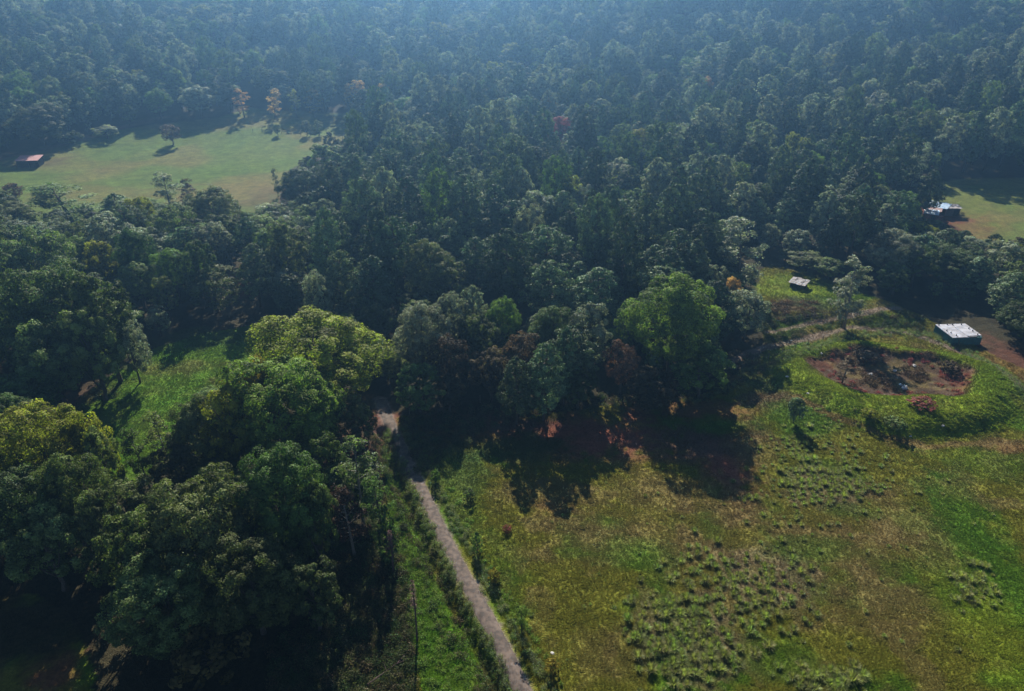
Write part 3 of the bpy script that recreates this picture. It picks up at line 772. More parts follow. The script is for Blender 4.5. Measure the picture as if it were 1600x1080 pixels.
# -- the forest: candidates over the whole valley and hillside
hx, hy, k = [], [], 0
yy = 45.0
while yy < 860:
    sp = 8.0 if yy < 330 else 10.2
    half = min(600, 60 + yy * .80)
    xs = np.arange(-half, half, sp) + (sp / 2 if k % 2 else 0)
    hx.append(xs); hy.append(np.full(len(xs), yy)); yy += sp * .86; k += 1
hx = np.concatenate(hx); hy = np.concatenate(hy)
hx = hx + R.uniform(-2.9, 2.9, len(hx)); hy = hy + R.uniform(-2.9, 2.9, len(hy))
clear = inpoly(hx, hy, MEADOW) | inpoly(hx, hy, GLADE) | inpoly(hx, hy, FIELD) | inpoly(hx, hy, RIGHTCLEAR) | inpoly(hx, hy, LOWLEFT) | inpoly(hx, hy, UNDER) | inpoly(hx, hy, VERGE)
for (u, v, a_, b_) in ((1495, 520, 60, 22), (604, 668, 22, 14), (1240, 455, 40, 18), (45, 248, 30, 6), (1475, 330, 34, 14), (1590, 570, 40, 30), (1580, 640, 60, 40), (365, 447, 22, 16), (480, 202, 90, 7)):
    c = flat(u, v); rx = abs(flat(u + a_, v)[0] - c[0]); ry = abs(flat(u, v - b_)[1] - flat(u, v + b_)[1]) / 2
    clear |= np.hypot((hx - c[0]) / rx, (hy - c[1]) / ry) < 1
# crowns stay out of the clearings, not only their stems
def edge(P): return polydist(hx, hy, P + [P[0]])
clear |= (edge(GLADE) < 3) | (edge(FIELD) < 2.5) | (edge(MEADOW) < 2.5) | (edge(RIGHTCLEAR) < 2.5)
near = np.zeros(len(hx), bool)
for (x, y, r, *_r) in TREES: near |= np.hypot(hx - x, hy - y) < max(r * .82, 2.6)
hz = height(hx, hy)
pu, pv, pZ = project(hx, hy, hz + 14)
bu, bv, _b = project(hx, hy, hz)
keep = ~((pv > 800) & (pu < 560)) & ~clear & ~near & (pv > -60) & (pu > -330) & (pu < 1930) & (bv < 1500)
hx, hy, hz, pu, pv, pZ = [q[keep] for q in (hx, hy, hz, pu, pv, pZ)]
N = len(hx)
mixn = fbm(hx / 35, hy / 35, 90, 3)
rr = R.uniform(size=N)
left = (pu < 480) & (hy < 330)
lowfront = hy < 128
pinep = np.where(left | lowfront, .22, np.where(hy < 330, .68, .50)) + (mixn - .5) * .9
pinep = np.where((hx < -5) & lowfront, 0, pinep)
kinds = ['pine0', 'pine1', 'pine2', 'pine3', 'pine4', 'round0', 'round1', 'round2', 'big2', 'slim2', 'young0', 'lime0', 'pale0', 'fresh0']
kind = np.empty(N, int); hh = np.empty(N); ww = np.empty(N)
for i in range(N):
    if hx[i] < -5 and hy[i] < 128:
        kind[i] = R.choice([5, 6, 8]); hh[i] = R.uniform(8.5, 13); ww[i] = R.uniform(7, 10)
    elif rr[i] < .09 and hy[i] < 330:
        kind[i] = R.choice([10, 5, 7]); hh[i] = R.uniform(5, 8.5); ww[i] = R.uniform(3.5, 5.5)
    elif R.uniform() < pinep[i]:
        kind[i] = R.choice([0, 1, 2, 3, 4], p=[.27, .25, .2, .13, .15]) if hy[i] < 330 else R.choice([0, 1, 2, 4], p=[.15, .25, .35, .25]); hh[i] = R.uniform(11, 23); ww[i] = R.uniform(7.6, 12.0) * (.75 if kind[i] == 3 else 1)
    elif R.uniform() < .08 and hy[i] > 128:
        kind[i] = 9; hh[i] = R.uniform(10, 15); ww[i] = R.uniform(4.5, 6.5)
    else:
        kind[i] = R.choice([5, 6, 7, 8, 11, 12, 13], p=[.17, .17, .17, .17, .07, .15, .10]); hh[i] = R.uniform(8.5, 17); ww[i] = R.uniform(8, 13.5)
hh *= np.where(hy > 400, 1.1, 1.0); ww = ww * np.where(hy > 400, 1.15, 1.0)
hh *= np.where(lowfront & (pu > 480), .72, 1)
# where the photograph shows sunlit ground the trees sunward of it are lower
LIT = [F(q) for q in ([(1190, 425), (1235, 434), (1300, 462), (1380, 482), (1380, 512), (1190, 520)], [(140, 650), (245, 560), (300, 570), (330, 590), (400, 560), (420, 580), (380, 640), (280, 700), (170, 720)],
       [(1450, 500), (1512, 500), (1550, 525), (1492, 535)], [(1240, 560), (1330, 535), (1480, 535), (1590, 600), (1590, 680), (1400, 690), (1240, 640)], [(1500, 350), (1525, 332), (1600, 328), (1720, 335), (1720, 400), (1600, 398), (1545, 385)],
       [(-60, 275), (200, 226), (430, 213), (500, 225), (440, 290), (300, 330), (-60, 335)], [(1440, 310), (1502, 310), (1502, 340), (1440, 340)], [(565, 655), (620, 655), (625, 690), (565, 680)])]
def allowed(x, y, w_, h_):
    ok_ = h_.copy(); L_ = 1 / math.tan(SUN_EL)
    for f_ in np.linspace(1, 0, 21):
        for sgn in (-.3, 0, .3):
            qx = x - sdir.x / math.cos(SUN_EL) * h_ * f_ * L_ + sgn * w_; qy = y - sdir.y / math.cos(SUN_EL) * h_ * f_ * L_
            bad = np.zeros(len(x), bool)
            for P_ in LIT: bad |= inpoly(qx, qy, P_)
            ok_ = np.where(bad, np.minimum(ok_, h_ * f_ * .97), ok_)
    return ok_
al = allowed(hx, hy, ww, hh)
cut = al < hh
ww = np.where(cut, ww * np.clip(al / hh, .55, 1), ww); hh = np.where(cut, al, hh)
kind = np.where(cut & (hh < 9), np.where(R.uniform(size=N) < .5, 5, 7), kind)
OPEN = [[(1510, 300), (1600, 294), (1700, 300), (1700, 392), (1600, 372), (1540, 370), (1500, 345)], [(1446, 310), (1504, 310), (1504, 347), (1466, 347), (1446, 337)],
        [(-40, 268), (200, 220), (330, 205), (540, 196), (500, 238), (450, 262), (425, 300), (415, 325), (330, 290), (240, 300), (60, 286), (-40, 300)],
        [(235, 552), (300, 522), (400, 508), (395, 560), (330, 590), (250, 640), (190, 700), (130, 640), (205, 575)], [(1190, 428), (1240, 432), (1320, 465), (1320, 500), (1210, 500)],
        [(1455, 503), (1548, 503), (1545, 548), (1490, 545)], [(1260, 545), (1440, 525), (1590, 590), (1590, 680), (1300, 680)], [(590, 660), (625, 655), (640, 700), (596, 690)]]
for P_ in OPEN:
    for f_ in (1, .8, .6, .4):
        for sg in (-.4, 0, .4):
            qu, qv, _q = project(hx + sg * ww, hy, hz + hh * f_)
            hh = np.where(inpoly(qu, qv, P_) & (ww > 0), hh * f_ * .8, hh)
    qu, qv, _q = project(hx, hy, hz)
    ww = np.where(inpoly(qu, qv, P_), 0, ww)
for (x_, y_, r_, u_, v_, s_) in TREES:
    if y_ < 130: continue
    bw = r_ * FPX / math.hypot(y_, CAMZ)
    box_ = [(u_ - bw, v_ - 2), (u_ + bw, v_ - 2), (u_ + bw, v_ + 1.3 * bw), (u_ - bw, v_ + 1.3 * bw)]
    for f_ in (1, .85, .7, .55):
        qu, qv, _q = project(hx, hy, hz + hh * f_ * .97)
        hh = np.where(inpoly(qu, qv, box_) & (hy < y_ - 1) & (hy > y_ - 45), hh * .85, hh)
kind = np.where((hh < 8) & (kind < 5), 10, kind); ww = np.where(hh < 8, np.minimum(ww, 6.5), ww)
ww = np.where(hh < 3.2, 0, ww)
for (x_, y_, r_, u_, v_, s_), h_ in zip(TREES, HTS):
    q_ = allowed(np.array([x_]), np.array([y_]), np.array([r_ * 2]), np.array([float(h_)]))[0]
    if q_ < h_ and h_ > 6: print('shades lit ground:', u_, v_, h_, round(q_, 1))
# choose the individually built ones: the largest seen inside the frame
inside = (pu > 5) & (pu < 1595) & (pv > 4) & (pv < 1000)
size = np.where(inside, ww / pZ, 0)
size *= np.where(hh < 9, .6, 1)
NI = 300 - sum(1 for t_ in TREES) + 16
NI = max(0, min(NI, 205))
order = np.argsort(-size)[:NI]
LAND = [(u, v, s) for (_x, _y, _r, u, v, s) in TREES if s] + [(1245, 442, 'the small grey shed'), (1495, 512, 'the teal tank'), (1468, 322, 'the tin-roofed sheds'), (45, 245, 'the red roof'), (365, 440, 'the red soil patch in the wood')]
DIRS = ['right of', 'up and right of', 'directly above', 'up and left of', 'left of', 'down and left of', 'directly below', 'down and right of']
USED = {}
def where(u, v, what):
    cand = sorted(LAND, key=lambda q: math.hypot(q[0] - u, (q[1] - v) * 1.3))
    for rank in ('', 'second ', 'third ', 'fourth ', 'fifth '):
        for q in cand[:6]:
            a_ = math.atan2(q[1] - v, u - q[0])
            d = DIRS[int(round(a_ / (math.pi / 4))) % 8]
            key = (d, q[2], what)
            n_ = USED.get(key, 0)
            if n_ == ('', 'second ', 'third ', 'fourth ', 'fifth ').index(rank):
                USED[key] = n_ + 1
                return f'{rank}{what} {d} {q[2]}'
    return f'{what} among the crowded trees near {cand[0][2]}'
colw = {5: 'round green tree', 6: 'tall domed green tree', 7: 'loose-crowned green tree', 8: 'large leafy tree', 9: 'pale slender tree', 11: 'yellow-green tree', 12: 'pale grey-green tree', 13: 'fresh green tree', 10: 'small pointed conifer', 0: 'dark cone-shaped pine', 1: 'dark bushy pine', 2: 'round-topped pine', 3: 'narrow pointed pine', 4: 'flat-topped pine'}
nm = {9: 'slender_tree', 10: 'young_conifer'}
for i in sorted(order, key=lambda q: (hy[q])):
    kd = int(kind[i])
    w_ = colw[kd]
    if kd < 9 and hh[i] < 9: w_ = 'small ' + w_.replace('tall ', '').replace('large ', '')
    tree(kinds[kd], hx[i], hy[i], hh[i], ww[i], None, where(pu[i], pv[i], w_), 'tree', 'trees crowding the valley forest', nm.get(kd, 'pine_tree' if kd < 5 else 'broadleaf_tree'), z=float(hz[i]))
rest = ww > 0; rest[order] = False

# -- one object for everything past the individually built ones: instances of the same crowns and trunks
def scatter_object(name, P, rotz, scl, idx, sources, label, cat, kind='stuff', col=None, tilt=None):
    me = bpy.data.meshes.new(name)
    n_ = len(P); me.vertices.add(n_); me.vertices.foreach_set('co', np.asarray(P, np.float32).ravel())
    rot = np.zeros((n_, 3), np.float32); rot[:, 2] = rotz
    if tilt is not None: rot[:, :2] = tilt
    for an, typ, arr in (('rot', 'FLOAT_VECTOR', rot), ('scl', 'FLOAT_VECTOR', scl), ('pick', 'INT', idx)):
        q = me.attributes.new(an, typ, 'POINT')
        q.data.foreach_set('vector' if typ == 'FLOAT_VECTOR' else 'value', np.asarray(arr, np.float32 if typ != 'INT' else np.int32).ravel())
    if col is not None:
        q = me.attributes.new('icol', 'FLOAT_COLOR', 'POINT'); q.data.foreach_set('color', np.concatenate([col, np.ones((n_, 1))], 1).astype(np.float32).ravel())
    o = link(bpy.data.objects.new(name, me))
    ng = bpy.data.node_groups.new(name, 'GeometryNodeTree')
    ng.interface.new_socket('Geometry', in_out='INPUT', socket_type='NodeSocketGeometry')
    ng.interface.new_socket('Geometry', in_out='OUTPUT', socket_type='NodeSocketGeometry')
    N_ = ng.nodes; L_ = ng.links
    gi = N_.new('NodeGroupInput'); go = N_.new('NodeGroupOutput')
    def na(nm_, dt):
        q = N_.new('GeometryNodeInputNamedAttribute'); q.data_type = dt; q.inputs[0].default_value = nm_; return q.outputs[0]
    rotn, scn, pk = na('rot', 'FLOAT_VECTOR'), na('scl', 'FLOAT_VECTOR'), na('pick', 'INT')
    jo = N_.new('GeometryNodeJoinGeometry')
    m2p = N_.new('GeometryNodeMeshToPoints'); L_.new(gi.outputs[0], m2p.inputs['Mesh'])
    for si, group_ in enumerate(sources):          # every kind: its list of source objects
        sel = N_.new('FunctionNodeCompare'); sel.data_type = 'INT'; sel.operation = 'EQUAL'
        L_.new(pk, sel.inputs[2]); sel.inputs[3].default_value = si
        for so in group_:
            oi_ = N_.new('GeometryNodeObjectInfo'); oi_.inputs['Object'].default_value = so; oi_.inputs['As Instance'].default_value = True
            oi_.transform_space = 'ORIGINAL'
            ip = N_.new('GeometryNodeInstanceOnPoints')
            L_.new(m2p.outputs[0], ip.inputs['Points']); L_.new(sel.outputs[0], ip.inputs['Selection']); L_.new(oi_.outputs['Geometry'], ip.inputs['Instance'])
            L_.new(rotn, ip.inputs['Rotation']); L_.new(scn, ip.inputs['Scale'])
            L_.new(ip.outputs[0], jo.inputs[0])
    L_.new(jo.outputs[0], go.inputs[0])
    md = o.modifiers.new('scatter', 'NODES'); md.node_group = ng
    return tag(o, label, cat, kind=kind)

srcs = {}
for o in list(COL.objects):
    if o.parent and o.name.startswith(('crown', 'trunk')) and o.data:
        srcs.setdefault(o.data.name, o)
sources = []; h0s = []; r0s = []
for kd in kinds:
    cm, tm, rw0, h0 = PROTO[kd]
    for mm, nn in ((cm, 'crown'), (tm, 'trunk')):
        if mm.name not in srcs: raise RuntimeError('no source for ' + kd)
    sources.append([srcs[cm.name], srcs[tm.name]]); h0s.append(h0); r0s.append(rw0)
h0s = np.array(h0s); r0s = np.array(r0s)
kr = kind[rest]; sw = ww[rest] / 2 / r0s[kr]; sh = hh[rest] / h0s[kr]
scatter_object('forest', np.stack([hx, hy, hz], 1)[rest], R.uniform(0, 6.28, rest.sum()), np.stack([sw, sw, sh], 1), kr, sources,
               'dense hazy mixed pine forest covering the valley and the hillside', 'forest')

# ------------------------------------------------------------------ low plants
def blades_mesh(name, nb, h, spread, w, seed, mat, lean=.6):
    rng = np.random.default_rng(seed)
    a = rng.uniform(0, 6.28, nb); r0 = spread * .35 * rng.uniform(0, 1, nb) ** .5; r1 = r0 + spread * rng.uniform(.15, 1, nb) * lean
    hb = h * rng.uniform(.55, 1.05, nb) * (1 - .35 * (r1 / (spread + 1e-6)) ** 2)
    dx, dy = np.cos(a), np.sin(a); px_, py_ = -dy, dx
    B = np.stack([dx * r0, dy * r0, np.zeros(nb)], 1); Tp = np.stack([dx * r1, dy * r1, hb], 1)
    Mi = B * .45 + Tp * .55 + np.array([0, 0, 1]) * (h * .16)
    S = np.stack([px_, py_, np.zeros(nb)], 1) * w
    Vv = np.stack([B - S * .5, B + S * .5, Mi + S * .5, Mi - S * .5, Tp + S * .08, Tp - S * .08], 1).reshape(-1, 3)
    k_ = np.arange(nb)[:, None] * 6
    Fq = np.concatenate([k_ + np.array([[0, 1, 2, 3]]), k_ + np.array([[3, 2, 4, 5]])])
    tn = np.clip(rng.uniform(.2, .9, nb), 0, 1)
    return mesh_np(name, Vv, Fq, mat, {'tone': ('FACE', 'FLOAT', np.concatenate([tn, tn]))})

tmeshes = [blades_mesh('tussock_blades', 140, .85, .75, .045, 100 + i, M['tussock'], 1.0) for i in range(4)]
# tussocks: clusters given by pixel centre, half-sizes, count, size
CL = [(1285, 745, 85, 55, 210, .72), (1240, 700, 50, 25, 40, .6), (1080, 1000, 80, 75, 170, .86), (1165, 930, 95, 55, 115, .8), (1300, 1062, 65, 22, 36, .95), (1518, 918, 34, 32, 45, .8),
      (1120, 880, 90, 40, 36, .7), (1215, 800, 90, 45, 42, .6), (1000, 960, 40, 60, 14, .6), (1360, 760, 40, 30, 20, .55), (1250, 960, 50, 50, 9, .7), (1300, 660, 60, 20, 20, .5), (1450, 780, 110, 50, 14, .5), (1420, 1000, 120, 60, 8, .5), (1400, 860, 130, 60, 14, .45), (880, 950, 120, 70, 10, .4), (960, 800, 100, 30, 12, .4)]
tp = []
for (u, v, a_, b_, n_, sz) in CL:
    made = 0; tries = 0
    while made < n_ and tries < n_ * 30:
        tries += 1
        gu = u + a_ * random.gauss(0, .52); gv = v + b_ * random.gauss(0, .52)
        x, y = flat(gu, gv); s = sz * random.uniform(.42, 1.25)
        if any(math.hypot(x - q[0], y - q[1]) < .30 * (s + q[2]) for q in tp): continue
        tp.append((x, y, s, gu, gv)); made += 1
def tz(q): return q[2] / math.sqrt(q[0] ** 2 + q[1] ** 2 + CAMZ ** 2) * (1 if 0 < q[4] < 1075 and q[3] < 1595 else 0)
tp.sort(key=tz, reverse=True)
def tuss_place(u, v):
    if v > 1035 and u > 1200: return 'grassy tussock in the row along the bottom edge of the pasture'
    if 1470 < u and 870 < v < 970: return 'grassy tussock in the small isolated patch at the lower right'
    if v < 800 and 1170 < u < 1400: return 'grassy tussock in the dense patch in the middle right of the pasture'
    if v > 900 and u < 1150: return 'grassy tussock in the large loose patch at the bottom centre'
    if u < 1330 and v >= 800: return 'grassy tussock scattered between the dense patch and the bottom patch'
    return 'grassy tussock standing apart in the open right pasture'
SPECIAL = {}
pl_ = {}
for i, q in enumerate(tp[:300]): pl_.setdefault(tuss_place(q[3], q[4]), []).append((i, q))
for lb, L_ in pl_.items():
    for word, key in (('leftmost', lambda a: a[1][3]), ('rightmost', lambda a: -a[1][3]), ('uppermost', lambda a: a[1][4]), ('lowest', lambda a: -a[1][4]), ('largest', lambda a: -a[1][2]), ('smallest', lambda a: a[1][2])):
        for cand in sorted(L_, key=key):
            if cand[0] not in SPECIAL:
                SPECIAL[cand[0]] = word + ' ' + lb
            break
for i, (x, y, s, gu, gv) in enumerate(tp[:300]):
    o = link(bpy.data.objects.new('grass_tussock', tmeshes[i % 4]))
    o.location = (x, y, float(height(x, y)) - .03); o.rotation_euler = (0, 0, random.uniform(0, 6.28)); o.scale = (s, s, s * random.uniform(.8, 1.25))
    lb = tuss_place(gu, gv)
    tag(o, SPECIAL.get(i, lb), 'tussock', lb.replace('grassy tussock', 'grass tussocks'))
sample_t = o
if len(tp) > 300:
    Q = np.array([(x, y, height(x, y) - .03) for x, y, *_r in tp[300:]]); s = np.array([q[2] for q in tp[300:]])
    scatter_object('tussocks', Q, R.uniform(0, 6.28, len(Q)), np.stack([s, s, s], 1), np.zeros(len(Q), int), [[sample_t]], 'smaller grass tussocks sprinkled over the pasture', 'tussocks')

# short turf: many small tufts whose colour follows the ground they grow on
gt, n, l, out = newmat('grass_blades')
p = n.new('ShaderNodeBsdfPrincipled'); t_ = n.new('ShaderNodeBsdfTranslucent'); mx = n.new('ShaderNodeMixShader')
a = n.new('ShaderNodeAttribute'); a.attribute_type = 'INSTANCER'; a.attribute_name = 'icol'
b = n.new('ShaderNodeAttribute'); b.attribute_name = 'tone'
mr = n.new('ShaderNodeMapRange'); mr.inputs['To Min'].default_value = .8; mr.inputs['To Max'].default_value = 1.7
l.new(b.outputs['Fac'], mr.inputs['Value'])
vm = n.new('ShaderNodeVectorMath'); vm.operation = 'SCALE'; l.new(a.outputs['Color'], vm.inputs[0]); l.new(mr.outputs[0], vm.inputs['Scale'])
l.new(vm.outputs[0], p.inputs['Base Color']); l.new(vm.outputs[0], t_.inputs['Color'])
p.inputs['Roughness'].default_value = .9; p.inputs['Specular IOR Level'].default_value = .05; mx.inputs[0].default_value = .35
l.new(p.outputs[0], mx.inputs[1]); l.new(t_.outputs[0], mx.inputs[2]); l.new(mx.outputs[0], out.inputs[0])

def turf_points(n_, box, ok, seed):
    rng = np.random.default_rng(seed)
    # even in the picture-like wedge in front of the viewpoint: denser near
    y = box[2] + (box[3] - box[2]) * rng.uniform(size=n_) ** 1.5
    x = rng.uniform(box[0], box[1], n_)
    m = ok(x, y); return x[m], y[m]
def ok_field(x, y):
    u, v, Z = project(x, y, 0)
    g = (inpoly(x, y, FIELD) | inpoly(x, y, VERGE) | inpoly(x, y, GLADE)) & (u > -150) & (u < 1950) & (v < 1350)
    pd_ = polydist(x, y, PATH); g &= pd_ > 1.5
    return g
x, y = turf_points(540000, (-75, 130, 30, 165), ok_field, 5)
gc = ground_colour(x, y)
redness = gc[:, 0] / (gc[:, 1] + 1e-5)
k_ = (R.uniform(size=len(x)) > sstep(1.1, 1.9, redness) * .92) & (basinr(x, y) > .95)
x, y, gc = x[k_], y[k_], gc[k_]
hgt = .34 + .75 * fbm(x / 2.5, y / 2.5, 120, 3)
ring = ringr(x, y)[0]; hgt = hgt * np.where((ring < 1.08), 1.25, 1.0)
turf_me = blades_mesh('turf_tuft', 16, .20, .22, .05, 200, gt, 1.0)
seed_tuft = link(bpy.data.objects.new('grass_tuft', turf_me)); sx, sy_ = flat(1000, 900)
seed_tuft.location = (sx, sy_, float(height(sx, sy_)))
tag(seed_tuft, 'single short tuft of pasture grass in the turf', 'grass tuft', kind='stuff')
q = seed_tuft
sc_ = hgt * R.uniform(.7, 1.3, len(x))
scatter_object('grass', np.stack([x, y, height(x, y) - .02], 1), R.uniform(0, 6.28, len(x)), np.stack([sc_ * 1.25, sc_ * 1.25, sc_], 1), np.zeros(len(x), int), [[seed_tuft]],
               'short green and straw-coloured grass of the pastures and the glade', 'grass', col=gc)

# weeds: leafy clumps along path, hedge lines, ring and bank
def clump_mesh(name, seed, h, r, nleaf, leaf, mat):
    rng = np.random.default_rng(seed)
    D = unit(rng.normal(size=(nleaf, 3))); D[:, 2] = np.abs(D[:, 2])
    rad = rng.uniform(.35, 1, nleaf) ** .6
    P = D * rad[:, None] * np.array([r, r, h]); P *= (1 + .3 * np.sin(5 * np.arctan2(D[:, 1], D[:, 0])))[:, None]
    Vv, Fc = leaf_quads(P, unit(D + .8 * rng.normal(size=D.shape)), leaf * rng.uniform(.6, 1.3, nleaf), leaf * .5, None, rng)
    return mesh_np(name, Vv, Fc, mat, {'tone': ('FACE', 'FLOAT', rng.uniform(0, 1, nleaf))})

def along(P, width, per_m, rng, jit=1.0):
    out_ = []
    for (ax, ay), (bx, by) in zip(P[:-1], P[1:]):
        L = math.hypot(bx - ax, by - ay); m = int(L * per_m)
        t = rng.uniform(size=m); s = rng.normal(0, width * .5, m)
        nx_, ny_ = -(by - ay) / L, (bx - ax) / L
        out_.append(np.stack([ax + (bx - ax) * t + nx_ * s, ay + (by - ay) * t + ny_ * s], 1))
    return np.concatenate(out_)

wm = clump_mesh('weed_clump', 300, .75, .5, 170, .14, M['weed'])
um = clump_mesh('undergrowth_clump', 301, .6, .65, 220, .14, M['under'])
bm_ = clump_mesh('brown_clump', 302, .45, .6, 130, .18, M['brown'])
rm_ = clump_mesh('rust_clump', 303, .4, .6, 130, .18, M['rust'])
gm_ = clump_mesh('green_clump', 304, .5, .6, 130, .20, M['bright'])
def stuff(name, pts, mesh, label, cat, smin, smax, zs=1.0):
    """first plant is real mesh inside the object itself: join plants into instances of it"""
    s = R.uniform(smin, smax, len(pts))
    src = link(bpy.data.objects.new(name.rstrip('s') + '_clump', mesh)); x0, y0 = pts[0]
    src.location = (x0, y0, float(height(x0, y0)) - .04); src.scale = (s[0],) * 3
    tag(src, 'first leafy clump of the ' + label, cat, kind='stuff')
    pts = pts[1:]; s = s[1:]
    return scatter_object(name, np.stack([pts[:, 0], pts[:, 1], height(pts[:, 0], pts[:, 1]) - .04], 1), R.uniform(0, 6.28, len(pts)), np.stack([s, s, s * zs], 1), np.zeros(len(pts), int), [[src]], label, cat)
rg = np.random.default_rng(77)
wpts = np.concatenate([along(WEED_L, .75, 7, rg), along(WEED_R, .8, 6.5, rg), along(RINGHEDGE, 1.7, 9, rg), along(F([(1200, 600), (1160, 600), (1110, 618), (1060, 628)]), 1.5, 4, rg)])
stuff('weeds', wpts, wm, 'pale straggly weeds lining the footpath and the ring bank', 'weeds', .35, 1.0)
def region_pts(poly, n_, rng, cond=None):
    P = np.array(poly); x = rng.uniform(P[:, 0].min(), P[:, 0].max(), n_); y = rng.uniform(max(P[:, 1].min(), 44), P[:, 1].max(), n_)
    m = inpoly(x, y, poly)
    if cond is not None: m &= cond(x, y)
    return np.stack([x, y], 1)[m]
BANK = F([(1195, 505), (1320, 488), (1440, 500), (1450, 520), (1330, 520), (1200, 548)])
upts = np.concatenate([region_pts(UNDER, 1500, rg), region_pts(BANK, 700, rg, lambda x, y: (polydist(x, y, TRACK) > 1.1) & (polydist(x, y, TRACK2) > 1.2)), along(DITCH, 1.6, 3, rg) + np.array([-.9, 0]),
                       along(F([(640, 655), (760, 652), (870, 640), (960, 628), (1060, 622), (1140, 600), (1190, 560)]), 3.0, 5, rg), region_pts(F([(625, 655), (760, 650), (740, 690), (650, 740)]), 260, rg)])
stuff('undergrowth', upts, um, 'dark tangled undergrowth below the wood edge and along the ditch', 'undergrowth', .5, 1.5)
a_ = rg.uniform(0, 6.28, 420); r_ = rg.uniform(.1, 1.08, 420) ** .8
bp_ = np.stack([67.5 + 11.5 * r_ * np.cos(a_), 111.5 + 8.6 * r_ * np.sin(a_)], 1)
bp_ = np.concatenate([bp_[fbm(bp_[:, 0] / 4, bp_[:, 1] / 4, 5, 2) > .56], region_pts(F([(1200, 480), (1280, 478), (1270, 502), (1200, 505)]), 120, rg)])
stuff('brown_scrubs', bp_, bm_, 'dry brown scrub inside the ring-shaped basin and on the bank', 'scrub', .5, 1.4)
a_ = rg.uniform(0, 6.28, 200); r_ = rg.uniform(.35, .66, 200)
r_ = r_ * 1.65
stuff('red_scrubs', np.stack([67.5 + 11.5 * r_ * np.cos(a_), 111.5 + 8.6 * r_ * np.sin(a_)], 1)[fbm(CX + r_ * 20 * np.cos(a_) / 4, r_ * 20 * np.sin(a_) / 4, 8, 2) > .45], rm_, 'reddish scrub growing inside the ring-shaped basin', 'scrub', .4, 1.1)
gp = np.concatenate([region_pts(VERGE, 2600, rg)[:900], region_pts(F([(1235, 640), (1300, 640), (1300, 680), (1235, 672)]), 60, rg), along(WEED_R, 1.2, 1.6, rg) + np.array([1.3, 0])])
stuff('green_herbs', gp, gm_, 'lush bright green herbs on the verge beside the ditch', 'herbs', .35, .9)

# ------------------------------------------------------------------ buildings
tealm = simple_mat('teal_painted_wall', (0.022, 0.115, 0.110), .7, 1.5, .35, bump=.1)
whitem = simple_mat('whitewashed_concrete', (0.37, 0.37, 0.41), .97, 1.0, .4, col2=(0.23, 0.23, 0.26), bump=.1)
darkm = simple_mat('dark_metal', (0.03, 0.03, 0.035), .6)
tinm = simple_mat('corrugated_tin', (0.30, 0.28, 0.29), .8, 1.4, .5, col2=(0.13, 0.11, 0.11), metal=.25)
bluetin = simple_mat('blue_corrugated_tin', (0.30, 0.42, 0.55), .45, 1.6, .4, metal=.2)
paletin = simple_mat('pale_corrugated_tin', (0.55, 0.62, 0.68), .45, 1.6, .3, metal=.1)
rusttin = simple_mat('rusty_tin', (0.26, 0.12, 0.11), .7, 1.8, .5)
redroof = simple_mat('faded_red_roof', (0.36, 0.12, 0.12), .7, 1.2, .3)
brickm = simple_mat('red_brick_wall', (0.26, 0.09, 0.07), .9, 3, .4, bump=.3)
woodm = simple_mat('weathered_boards', (0.17, 0.13, 0.12), .9, 4, .5, bump=.3)
darkboardm = simple_mat('dark_doorway_boards', (0.03, 0.025, 0.02), .9)  # near-black boards of the shed walls, doors and roof poles

# teal water tank with white concrete lid
A = [at(1457, 508, 1.75), at(1504, 506, 1.75), at(1539, 525, 1.75), at(1492.5, 528, 1.75)]
c = np.mean(A, 0); ax = (np.array(A[1]) - np.array(A[0])) + (np.array(A[2]) - np.array(A[3])); rz = math.atan2(ax[1], ax[0])
Lx = np.linalg.norm(ax) / 2; ay = (np.array(A[0]) - np.array(A[3])) + (np.array(A[1]) - np.array(A[2])); Ly = np.linalg.norm(ay) / 2
z0 = float(height(*c))
tank = tag(empty('water_tank', (c[0], c[1], z0 - .85), rz), 'low teal-painted rectangular water tank with white concrete lid', 'water tank')
w = MB()
for sx_ in (-1, 1): w.box((sx_ * (Lx / 2 - .12), 0, 1.0), (.24, Ly - .5, 2.9))
for sy2 in (-1, 1): w.box((0, sy2 * (Ly / 2 - .12), 1.0), (Lx, .24, 2.9))
w.build('wall', tealm, tank)
w = MB(); w.box((-Lx / 2 + 1.45 + .1, 0, 2.53), (3.1 + .0, Ly + .12, .16)); w.box((Lx / 2 - (Lx - 3.1) / 2 + .1, .28, 2.53), (Lx - 3.0, Ly - .44, .15)); w.build('roof', whitem, tank)
w = MB(); w.box((Lx / 2 - 1.9, -Ly / 2 + .16, 2.55), (1.6, .5, .12)); w.build('hatch', darkm, tank)
for (fx, fy) in ((-.42, .44), (-.12, .46), (.05, .44), (.34, .42), (-.40, 0), (-.36, -.17), (-.3, -.38), (.4, .1), (.42, -.08), (.42, -.36)):
    w = MB(); w.tube([(fx * Lx, fy * Ly, 2.58), (fx * Lx, fy * Ly, 2.86)], [.10, .10], 8); w.build('vent_pipe', darkm, tank)
w = MB(); w.tube([(-Lx * .25, -Ly / 2 - .08, -.2), (-Lx * .25, -Ly / 2 - .08, 2.2)], [.05, .05], 6); w.build('downpipe', woodm, tank)

